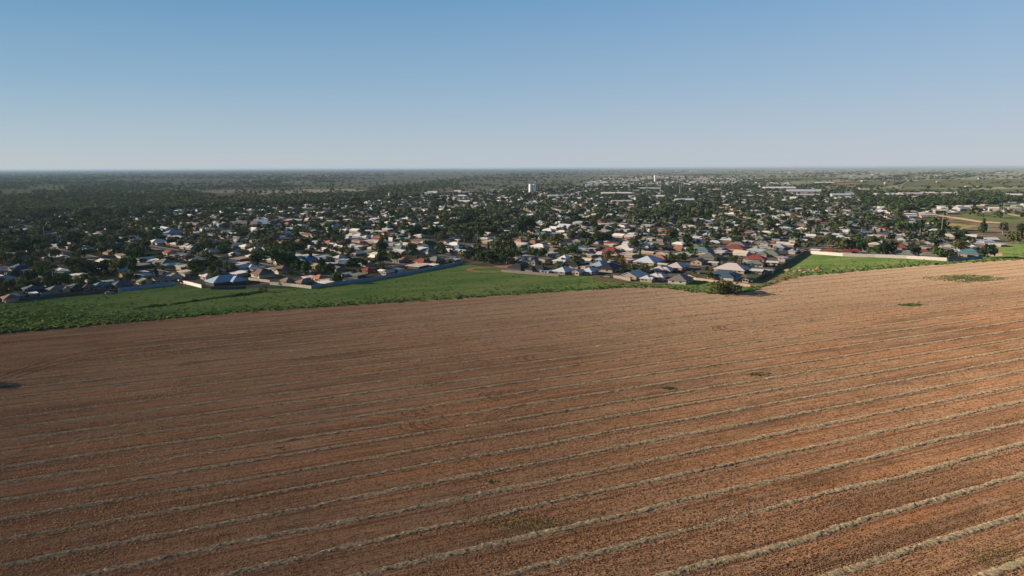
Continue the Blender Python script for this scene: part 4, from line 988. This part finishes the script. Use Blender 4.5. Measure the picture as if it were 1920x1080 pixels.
# town trees: scatter over the town, denser at left, off the roofs and streets
# singular big trees seen in the photo (px, py, height m, kind, colour)
for (px, py, h, kind, col) in [(243, 522, 15, 'gum', 'green'), (192, 515, 11, 'round', 'dark'), (70, 520, 9, 'round', 'dark'), (45, 540, 7, 'round', 'olive'), (427, 512, 11, 'cypress', 'green'), (400, 500, 10, 'round', 'dark'), (512, 500, 16, 'gum', 'dark'),
        (484, 502, 14, 'gum', 'dark'), (538, 496, 12, 'round', 'green'), (560, 512, 10, 'round', 'dark'), (572, 513, 9, 'round', 'green'), (604, 514, 13, 'pine', 'dark'), (632, 531, 8, 'round', 'dark'), (618, 515, 9, 'round', 'dark'), (668, 505, 10, 'round', 'dark'), (718, 500, 11, 'gum', 'dark'),
        (768, 478, 8, 'pine', 'green'), (830, 478, 7, 'round', 'dark'), (875, 488, 9, 'round', 'olive'), (890, 487, 10, 'gum', 'dark'), (905, 491, 10, 'round', 'olive'), (918, 488, 9, 'round', 'green'), (932, 491, 8, 'round', 'dark'), (895, 478, 10, 'gum', 'olive'), (950, 470, 9, 'round', 'olive'),
        (1000, 484, 9, 'gum', 'olive'), (1015, 482, 9, 'round', 'green'), (1083, 500, 10, 'round', 'olive'), (1045, 462, 12, 'gum', 'olive'), (990, 440, 20, 'gum', 'dark'), (975, 445, 18, 'round', 'dark'), (1097, 456, 14, 'gum', 'olive'), (1200, 485, 9, 'cypress', 'dark'), (1280, 490, 8, 'round', 'olive'),
        (1295, 478, 8, 'round', 'green'), (1345, 496, 9, 'pine', 'dark'), (1378, 500, 7, 'cypress', 'yellow'), (1390, 498, 8, 'cypress', 'green'), (1648, 480, 11, 'round', 'green'), (1668, 479, 13, 'round', 'dark'), (1630, 478, 7, 'gum', 'olive'), (1760, 484, 10, 'round', 'green'), (1845, 483, 12, 'cypress', 'dark'), (1852, 483, 10, 'round', 'dark'),
        (1712, 478, 9, 'round', 'dark'), (1552, 462, 10, 'gum', 'grey'), (1610, 470, 12, 'round', 'dark'), (1535, 466, 10, 'gum', 'olive'), (1842, 436, 17, 'pine', 'olive'), (1900, 456, 13, 'round', 'olive'), (1915, 436, 12, 'round', 'dark'), (1880, 440, 14, 'gum', 'grey'), (1760, 452, 14, 'gum', 'olive'), (1800, 452, 11, 'round', 'olive'),
        (1760, 432, 17, 'round', 'dark'), (1725, 440, 17, 'gum', 'dark'), (1690, 434, 14, 'round', 'green'), (620, 440, 14, 'pine', 'dark'), (640, 452, 12, 'cypress', 'dark'), (565, 474, 11, 'round', 'green'), (780, 446, 15, 'gum', 'dark'), (815, 446, 13, 'gum', 'dark'), (140, 470, 18, 'gum', 'dark'), (60, 474, 16, 'round', 'dark'), (30, 478, 14, 'round', 'dark')]:
    x, y = G(px, py); tree(x, y, h, kind, 'olive' if (col == 'yellow' and kind == 'cypress') else col, px, py)
    HOUSES.append((x, y, 2.0, None))
NSING = len([o for o in TOLABEL if o[2] == 'tree'])
N = 52000
d = np.sqrt(380**2+RNG.random(N)*(2600**2-380**2)); xx = (RNG.random(N)*2-1)*0.83*d
pu, pv, pd = PN(xx, d); ok = inpoly(pu, pv, TOWN) & (pu > -70) & (pu < 1990)
fyy = np.interp(pu, [e[0] for e in FRONT], [e[1] for e in FRONT]); ok &= (fyy-pv) > 4
green = inpoly(pu, pv, [(868, 498), (890, 470), (925, 452), (945, 470), (995, 480), (960, 494), (930, 500)])
mid = inpoly(pu, pv, [(820, 440), (860, 400), (980, 400), (960, 430), (900, 445)]) | inpoly(pu, pv, [(1180, 420), (1200, 395), (1330, 385), (1350, 410), (1260, 425)])
dens = np.where(pu < 250, 0.8, np.where(pu < 600, 0.66, np.where(pu < 1000, 0.62, 0.56)))
dens = np.where(pv < 405, np.maximum(dens, 0.55), dens); dens = np.where(mid | green, 1.0, dens)
dens = np.where((fyy-pv) < 30, dens*0.8, dens)
dens = np.where((pu > 1050) & (pu < 1500) & (pv > 470), dens*0.45, dens)
ok &= RNG.random(N) < dens*0.97
hx = np.array([h[0] for h in HOUSES]); hy = np.array([h[1] for h in HOUSES]); hr = np.array([h[2] for h in HOUSES])
i0 = np.where(ok)[0]; ok2 = np.ones(len(i0), bool)
for q in range(0, len(i0), 500):
    sl_ = i0[q:q+500]; ok2[q:q+500] = (np.hypot(xx[sl_][:, None]-hx, d[sl_][:, None]-hy) > hr*0.66+0.3).all(1)
i0 = i0[ok2]
# keep streets clear
s_ = xx[i0]*sa[0]+d[i0]*sa[1]; t_ = xx[i0]*ta[0]+d[i0]*ta[1]
clear = (np.abs(((t_-10+PER/2) % PER)-PER/2) > 4.2) & (np.abs(((s_-8+105) % 210)-105) > 4.5); i0 = i0[clear]
hh = np.clip(RNG.normal(5.4, 2.6, len(i0)), 2.2, 15)+np.where(pu[i0] < 300, 1.5, 0)+np.where((mid | green)[i0], 2.0, 0)+np.where(pd[i0] > 1000, 0.8, 0)
# trees do not stand right in front of the front rows' roofs
keep = np.ones(len(i0), bool); lucky = RNG.random(len(i0))
for h in HOUSES:
    if h[3] and h[3][4] < 700:
        a, b, c, e_, dd = h[3]; top_ = pv[i0]-hh/pd[i0]*F; hw = 0.33*hh/pd[i0]*F
        keep &= ~((pu[i0]+hw > a+1) & (pu[i0]-hw < b-1) & (top_ < e_-3) & (pv[i0] > e_-4) & (pd[i0] < dd) & (lucky > 0.3))
i0, hh = i0[keep], hh[keep]
o_ = np.argsort(pd[i0]-hh*25); i0, hh = i0[o_], hh[o_]
print('town trees', len(i0), 'house candidates', len(idx))
KIND = ['round']*10+['gum']*11+['pine']*2+['cypress']*2; COLS = ['dark']*6+['olive']*8+['green']*4+['grey']*5
rr = random.Random(21); NT_ = 300-NSING-1
tmpl = []
for i in range(8):
    rng = np.random.default_rng(700+i); kd = ['round', 'gum', 'round', 'gum', 'round', 'gum', 'pine', 'round'][i]
    tmpl.append(crown(kd, 64, rng, 0.24))
groups = [[] for _ in tmpl]
for n_, i in enumerate(i0):
    if n_ < NT_:
        k = rr.choice(KIND); c_ = rr.choice(COLS)
        if n_ % 97 == 57: c_ = 'yellow'; k = 'round'
        tree(xx[i], d[i], hh[n_]*(1.15 if k in ('pine', 'gum') else 1), k, c_, pu[i], pv[i], None, rr.uniform(0.85, 1.3))
    else: groups[rr.randrange(8)].append((xx[i], d[i], hh[n_], rr.uniform(0.95, 1.45), rr.random()*6.28, rr.random()))
def merge(groups, tmpl):
    VV, TT = [], []
    for g, T in zip(groups, tmpl):
        if not len(g): continue
        g = np.array(g); c, s = np.cos(g[:, 4])[:, None], np.sin(g[:, 4])[:, None]; w_ = (g[:, 2]*g[:, 3])[:, None]
        X = g[:, 0][:, None]+w_*(T[:, 0]*c-T[:, 1]*s); Y = g[:, 1][:, None]+w_*(T[:, 0]*s+T[:, 1]*c); Z = g[:, 2][:, None]*T[:, 2]
        VV.append(np.stack([X, Y, Z], 2).reshape(-1, 3)); TT.append(np.repeat(g[:, 5], len(T)))
    return np.concatenate(VV), np.concatenate(TT)
V, T = merge(groups, tmpl)
tag(link('far_trees', mesh_np('far_trees', V, quads(len(V)//4), M_FARFOL, attr=T)), 'mass of far trees over the back of the town', 'trees', None, 'stuff')

# bushland on the floodplain and scattered trees out to the horizon
N = 130000
pu = RNG.random(N)*2060-70; pv = 318.2+RNG.random(N)**0.85*92
x, y = GN(pu, pv); dist = np.hypot(x, y); ok = (dist < 26000) & (y > 0) & ~(inpoly(pu, pv, TOWN) & (dist < 2500))
ok &= ~inpoly(pu, pv, [(1690, 440), (1690, 398), (1760, 388), (2000, 376), (2000, 460), (1850, 455), (1760, 426)]) | (RNG.random(N) < 0.05)
leftd = np.clip((1050-pu)/350, 0, 1)
band = vnoise(pv*40+pu*0.15, 77, 60)
band2 = vnoise(pu*1.0+pv*9, 78, 55)
p = leftd*(0.02+0.46*np.clip(band*band2*2.6-0.1, 0, 1)+0.5*np.clip((pv-372)/20, 0, 1))+(1-leftd)*(0.04+0.40*np.clip(band*band2*2.2-0.2, 0, 1))
for poly in [[(478,356),(560,353.5),(660,353),(700,357),(640,361),(540,364.5),(478,366.5)], [(50,349.5),(100,346.5),(128,350),(115,356),(80,357)], [(-40,356),(30,354),(77,359),(40,365),(-40,367)], [(520,341),(575,339.5),(594,342),(560,344)],
             [(210,336.5),(360,333.5),(480,334.5),(470,338.5),(300,341.5)], [(360,357),(430,355),(482,356.5),(482,363),(400,363)], [(1098,341.5),(1120,338.5),(1134,340),(1130,345),(1100,345)], [(850,341),(960,340),(990,342.5),(880,344.5)]]:
    p = np.where(inpoly(pu, pv, poly) | inpoly(pu, pv-4.5, poly) | inpoly(pu, pv-2.2, poly), 0.03, p)
VINE = [[(1545,342),(1660,338.5),(1700,338.5),(1690,345),(1660,350.5),(1560,348.5)], [(1700,338),(1960,335.5),(1960,349),(1760,352.5),(1690,351.5)], [(1640,354),(1700,353),(1800,355),(1790,360.5),(1690,361)], [(1430,334),(1540,332.5),(1600,334),(1540,338.5),(1440,339)], [(1820,357),(1960,352),(1960,364),(1850,366)], [(1250,327),(1360,325.5),(1400,327.5),(1300,329.5)]]
for poly in VINE: p = np.where(inpoly(pu, pv, poly), 0.012, p)
p = np.where((pv < 336) & (pu < 560), np.maximum(p, 0.38), p); p = np.where((pv < 320.5) & (pu > 1080), 0.05, p)
ok &= RNG.random(N) < p
i0 = np.where(ok)[0]
h = 7.5+4*RNG.random(len(i0)); wide = np.clip(dist[i0]*0.0003, 1.0, 2.6)*(0.9+0.6*RNG.random(len(i0)))
tint = np.clip(0.25+0.5*leftd[i0]*RNG.random(len(i0))+0.35*RNG.random(len(i0)), 0, 1)
tm2 = [crown(kd, 14, np.random.default_rng(800+i), 0.42) for i, kd in enumerate(['round', 'gum', 'round', 'gum', 'round'])]
groups = [[] for _ in tm2]
for q, i in enumerate(i0): groups[q % 5].append((x[i], y[i], h[q], wide[q], RNG.random()*6.28, tint[q]))
V, T = merge(groups, tm2)
tag(link('bushland', mesh_np('bushland', V, quads(len(V)//4), M_FARFOL, attr=T)), 'far bushland and scattered trees stretching to the horizon', 'trees', None, 'stuff')

def vine_material():
    t = NT('vineyard_rows'); v = t.coords(R(20)); w_ = t.n('ShaderNodeTexWave'); w_.inputs['Scale'].default_value = 0.035; w_.inputs['Distortion'].default_value = 1.0; t.l(v, w_.inputs['Vector'])
    col = t.mix(t.ramp(w_.outputs['Fac'], 0.25, 0.75), (0.062, 0.078, 0.034), (0.10, 0.105, 0.055))
    col = t.mix(t.ramp(t.noise(v, 0.008, 3), 0.45, 0.65), col, (0.11, 0.10, 0.06)); t.diffuse(col); return t.mat
MV = vine_material()
for poly in VINE: px_sheet('vineyard', poly, 0.35, MV)
# far small farm roofs on the right-hand plain
FARM = [(1570,327),(1640,328),(1655,326.5),(1600,331.5),(1582,332),(1300,322),(1270,321.5),(1760,331),(1800,329),(1850,324.5),(1880,325),(1840,336),(1520,322),(1485,324),(1620,340.5),(1700,341),(1715,341.5),(1760,342),(1815,352),(1835,352.5),(1665,333),(1900,333)]
for i, (px, py) in enumerate(FARM):
    x, y = G(px, py); dd = P(x, y)[2]; L = 9/F*dd*random.uniform(0.8, 1.6); rng = random.Random(i)
    wm, rm = house_mesh('gable', L, L*0.4, rng, 5, 0.3)
    e = empty('farm_shed', (x, y, 0.4), random.uniform(-.3, .3), None, 'shed', 'far farm sheds on the right plain')
    wm.build('wall', M_WALL['white'], e); rm.build('roof', M_ROOF['white'], e); TOLABEL.append((e, 'tiny white', 'farm shed', px, py))

# garden shrubs and hedges in the yards of the front rows
SV = []
for i in range(6):
    rng = np.random.default_rng(950+i); V = crown('bush', 70, rng, 0.3); V[:, 0:2] *= 0.62; SV.append({c: mesh_np('crown', V, quads(70), M_FOL[c]) for c in ('dark', 'olive', 'green')})
ST_ME = trunk('bush', np.random.default_rng(3)).me('trunk', M_TRUNK)
N = 4000; pu = RNG.random(N)*1960-20; pv = 452+RNG.random(N)*116
fyy = np.interp(pu, [e[0] for e in FRONT], [e[1] for e in FRONT]); ok = (pv < fyy-3.5) & (pv > fyy-46) & inpoly(pu, pv, TOWN)
xx, d = GN(pu, pv); i0 = np.where(ok)[0]
ok2 = (np.hypot(xx[i0][:, None]-hx, d[i0][:, None]-hy) > hr*0.62+0.6).all(1); i0 = i0[ok2]
s_ = xx[i0]*sa[0]+d[i0]*sa[1]; t_ = xx[i0]*ta[0]+d[i0]*ta[1]
i0 = i0[(np.abs(((t_-10+PER/2) % PER)-PER/2) > 5) & (np.abs(((s_-8+105) % 210)-105) > 5)][:240]
for q, i in enumerate(i0):
    c_ = ('dark', 'olive', 'dark', 'green')[q % 4]; h = 1.6+2.2*RNG.random()
    e = empty('shrub', (xx[i], d[i], 0), RNG.random()*6.28, None, 'shrub', 'garden shrubs in the yards'); e.scale = (h*1.1, h*1.1, h)
    link('crown', SV[q % 6][c_], e); link('trunk', ST_ME, e); TOLABEL.append((e, CW[c_]+' garden', 'shrub', pu[i], pv[i]))

M_PAINT = flat('white_paint', (0.74, 0.76, 0.78), 0.8, 0.2)
# ------------------------------------------------------------------ landmarks
x, y = G(998, 363.5); e = empty('grain_silo', (x, y, 0), 0, 'tall white grain silo with paired round bins and a headhouse on top', 'silo')
for (a, b) in ((-4.6, -3.6), (4.6, -3.6), (-4.6, 4.8), (4.6, 4.8)):
    m = MB(); m.lathe([(5.0, 0), (5.0, 27.0), (4.7, 27.9), (0.6, 28.7)], 20, a*1.09, b*1.09); m.build('bin', M_PAINT, e)
m = MB(); m.box(-7.0, 6.2, -2.4, 2.8, 27.2, 32.0); m.build('headhouse', M_WALL['pink'], e)
m = MB(); m.box(6.3, 9.4, -1.6, 2.2, 26.5, 36.0, bottom=True); m.box(6.2, 9.5, -1.7, 2.3, 36.0, 36.5, bottom=True); m.build('lift_tower', M_PAINT, e)
x, y = G(1228, 341.3); e = empty('water_tower', (x, y, 0), 0, 'tall pale concrete water tower standing alone beyond the town', 'water tower')
m = MB(); m.lathe([(4.6, 0), (4.3, 10), (4.6, 20), (5.6, 29)], 24); m.build('shaft', M_PAINT, e)
m = MB(); m.lathe([(5.7, 29), (6.6, 31), (6.6, 37), (5.8, 38.2), (0.5, 38.8)], 24); m.build('tank', M_PAINT, e); e.scale = (0.95, 0.95, 0.86)
x, y = G(1659, 352); e = empty('water_tank', (x, y, 0), 0, 'small white elevated tank on legs in front of the vineyards', 'water tank')
for a, b in ((-2.4, -2.4), (2.4, -2.4), (2.4, 2.4), (-2.4, 2.4)):
    m = MB(); m.tube((a, b, 0), (a*0.85, b*0.85, 13), 0.35, 0.3); m.build('leg', M_METAL, e)
m = MB(); m.lathe([(4.0, 13), (4.3, 14), (4.3, 19), (3.8, 19.8), (0.4, 20.8)], 18); m.build('tank', M_WALL['white'], e)
x, y = G(724, 377); e = empty('church', (x, y, 0), R(8), 'white church with a steep gable and a pointed steeple', 'church')
wm, rm = MB(), MB(); W_ = 11.0; D_ = 24.0
m2, w2 = MB(), MB(); gable(m2, w2, -D_/2, D_/2, -W_/2, W_/2, 7.0, 1.05)
for src, dst in ((m2, rm), (w2, wm)):
    for f in src.f: dst.poly([(src.v[i][1], src.v[i][0], src.v[i][2]) for i in f])
side_walls(wm, -W_/2, W_/2, -D_/2, D_/2, 7.0); wm.build('wall', M_WALL['cream'], e); rm.build('roof', M_ROOF['lilac'], e)
m = MB(); m.box(W_/2+0.2, W_/2+4.2, -D_/2-0.5, -D_/2+3.5, 0, 13.0); m.build('tower', M_WALL['white'], e)
m = MB(); b_ = (W_/2+2.2, -D_/2+1.5); m.lathe([(2.9, 13.0), (2.0, 15), (0.1, 22.5)], 4, *b_); m.build('steeple', M_WALL['white'], e)
m = MB(); m.box(-0.9, 0.9, -D_/2-0.1, -D_/2+0.05, 2.5, 6.0); m.build('window', M_GLASS, e)
for (px, lab, hpx, by) in [(1179.5, 'leftmost of the four tall light masts round the sports ground', 15, 361), (1213, 'second from left of the four tall light masts', 19, 365.5), (1238, 'third from left of the four tall light masts', 22, 365), (1274, 'rightmost of the four tall light masts', 20, 367)]:
    x, y = G(px, by); dd = P(x, y)[2]; h = hpx/F*dd; e = empty('light_mast', (x, y, 0), R(20), lab, 'light mast', 'light masts round the sports ground')
    m = MB(); m.tube((0, 0, 0), (0, 0, h), 0.9, 0.5, 8); m.build('pole', M_WALL['white'], e)
    m = MB(); m.box(-2.6, 2.6, -0.5, 0.5, h-1.2, h+1.4, bottom=True); m.build('lamp_head', M_METAL, e)
x, y = G(958, 352); 
def lamp(px, py, toppy, lab, arm=True):
    x, y = G(px, py); dd = P(x, y)[2]; h = (py-toppy)/F*dd; e = empty('street_lamp', (x, y, 0), R(random.uniform(-60, 60)), lab, 'street lamp', 'street lamps and poles in the town')
    m = MB(); m.tube((0, 0, 0), (0, 0, h), 0.20, 0.13, 6)
    if arm: m.tube((0, 0, h-0.1), (1.9, 0, h+0.35), 0.09, 0.07, 6)
    m.build('pole', M_METAL, e); m = MB()
    if arm: m.box(1.6, 2.7, -0.28, 0.28, h+0.22, h+0.5, bottom=True); m.build('lamp_head', M_WALL['white'], e)
    else: m.box(-1.4, 1.4, -0.12, 0.12, h-0.9, h-0.65, bottom=True); m.build('crossarm', M_METAL, e)
for a in [(83, 441, 424, 'tall street lamp among dark trees at the upper left'), (100, 527, 508, 'street lamp beside the yellow hedges at left'), (225, 521, 509, 'street lamp above the navy hip roof at left'), (291, 516, 503, 'street lamp above the short blue fence'),
          (1158, 490, 476, 'street lamp beside the red roof in the pale roofed estate'), (1615, 440, 428, 'street lamp left of the cream commercial box'), (1522, 443, 430, 'street lamp above the long white wall at its left end'), (1057, 478, 462, 'street lamp behind the grey fence'), (906, 388, 371, 'tall lamp standing left of the grain silo'), (1208, 466, 453, 'street lamp above the pale hip roofs at centre right')]: lamp(*a)
for a in [(1764, 444, 400, 'tall power pole left of the sandy track'), (1525, 416, 402, 'power pole below the white factories'), (845, 410, 397, 'power pole in the trees below the church'), (972, 475, 452, 'power pole behind the red dirt ring'), (991, 478, 458, 'power pole right of the orange tiled roofs'), (1881, 398, 380, 'power pole above the green paddock at right')]: lamp(*a, arm=False)

def car(px, py, rz, paint, lab):
    x, y = G(px, py); e = empty('parked_car', (x, y, 0.04), rz, lab, 'car', 'cars parked in the town')
    m = MB()
    prof = [(-2.2, .35), (2.2, .35), (2.25, .75), (1.3, .95), (-2.15, 1.0)]
    for s, o in ((-0.85, 1), (0.85, -1)): m.poly([(p[0], s, p[1]) for p in prof][::o])
    for (a, b) in zip(prof, prof[1:]+prof[:1]): m.poly([(a[0], -0.85, a[1]), (b[0], -0.85, b[1]), (b[0], 0.85, b[1]), (a[0], 0.85, a[1])])
    m.poly([(-1.5, -0.68, 1.46), (0.3, -0.68, 1.46), (0.3, 0.68, 1.46), (-1.5, 0.68, 1.46)]); m.build('body', paint, e)
    m = MB(); q0 = [(-2.0, -0.8, .99), (1.1, -0.8, .97), (1.1, 0.8, .97), (-2.0, 0.8, .99)]; q1 = [(-1.5, -0.66, 1.45), (0.3, -0.66, 1.45), (0.3, 0.66, 1.45), (-1.5, 0.66, 1.45)]
    for i in range(4): m.poly([q0[i], q0[(i+1) % 4], q1[(i+1) % 4], q1[i]])
    m.build('window', M_GLASS, e)
    for a in (-1.35, 1.4):
        for b in (-0.88, 0.68): m = MB(); m.tube((a, b, 0.33), (a, b+0.2, 0.33), 0.33, 0.33, 12); m.build('wheel', M_WALL['dark'], e)
car(1138, 520.5, R(-20), M_WALL['white'], 'white car parked above the short grey timber fence')
car(47, 541, R(40), M_WALL['white'], 'white car on the shaded street at far left')
car(205, 551, R(40), M_WALL['pink'], 'pale car parked beyond the shaded dark fence')
car(600, 519, R(-40), M_WALL['white'], 'white car left of the orange tiled roof')
car(1312, 513, R(50), M_WALL['grey'], 'grey car on the street above the pink wall')
car(1285, 517, R(50), M_WALL['white'], 'white car on the street above the charcoal hip roof')

# soil and rubble heaps right of the dark slanting fence
MH = [noisy('sand_heap', (0.44, 0.28, 0.15), (0.52, 0.36, 0.22), 0.8, bump=0.2), noisy('rubble_heap', (0.24, 0.18, 0.13), (0.46, 0.38, 0.3), 1.2, bump=0.3), noisy('orange_heap', (0.50, 0.22, 0.1), (0.42, 0.17, 0.08), 0.8, bump=0.2)]
for i, (px, py, wpx, h, mt, lab) in enumerate([(1477, 508, 14, 2.0, 0, 'large sandy soil heap, leftmost beside the dark slanting fence'), (1492, 509, 10, 1.6, 1, 'grey rubble heap right of the large sandy one'), (1502, 508, 10, 1.7, 0, 'sandy heap in the middle of the heap row'), (1511, 511, 12, 1.5, 1, 'low rubble heap at the front of the heap row'),
        (1519, 507, 9, 1.6, 1, 'rubble heap behind the low front one'), (1526, 508, 8, 1.8, 0, 'small sandy heap beside the orange one'), (1534, 505, 10, 2.2, 2, 'orange soil heap at the right of the heap row'), (1541, 508, 8, 1.2, 1, 'small grey rubble heap right of the orange one'), (1500, 503, 10, 1.4, 1, 'rubble heap at the back of the heap row')]):
    x, y = G(px, py); dd = P(x, y)[2]; h *= 0.8; r = wpx*0.5/F*dd*1.1; rng = np.random.default_rng(i); m = MB(); n = 14; rings = 5
    for k in range(rings):
        for j in range(n):
            q = k/(rings-1); a = 2*math.pi*j/n; w_ = r*(1-q)*(0.8+0.4*rng.random()); m.v.append((w_*math.cos(a), w_*math.sin(a)*0.8, h*(1-(1-q)**1.6)*(0.8+0.4*rng.random()) if k else 0))
    for k in range(rings-1):
        for j in range(n): m.f.append((k*n+j, k*n+(j+1) % n, (k+1)*n+(j+1) % n, (k+1)*n+j)); m.m.append(0)
    o = m.build('soil_heap', MH[mt]); o.location = (x, y, 0.02); tag(o, lab, 'soil heap', 'soil and rubble heaps on the green strip')

# ------------------------------------------------------------------ labels: kind and place, then the order from the left
seen = {}
for e, first, noun, px, py in TOLABEL: seen.setdefault((first, noun, zone(px, py)), []).append((px, e))
for (first, noun, z), L in seen.items():
    L.sort(key=lambda q: q[0])
    for i, (px, e) in enumerate(L):
        e['label'] = '%s %s, %s' % (first, noun, z) + ('' if len(L) == 1 else ', %s from left' % ORD[min(i+1, 40)])

# ------------------------------------------------------------------ haze
m = MB(); m.box(-37000, 37000, -1400, 54000, -1.0, 79.0, bottom=True); hz = m.build('haze', [])
t = NT('haze_air'); pvn = t.n('ShaderNodeVolumePrincipled'); pvn.inputs['Color'].default_value = (0.50, 0.73, 0.98, 1); pvn.inputs['Density'].default_value = 3.4e-5; pvn.inputs['Anisotropy'].default_value = 0.0
t.l(pvn.outputs[0], t.out.inputs['Volume']); hz.data.materials.append(t.mat); tag(hz, None, None, None, 'stuff')
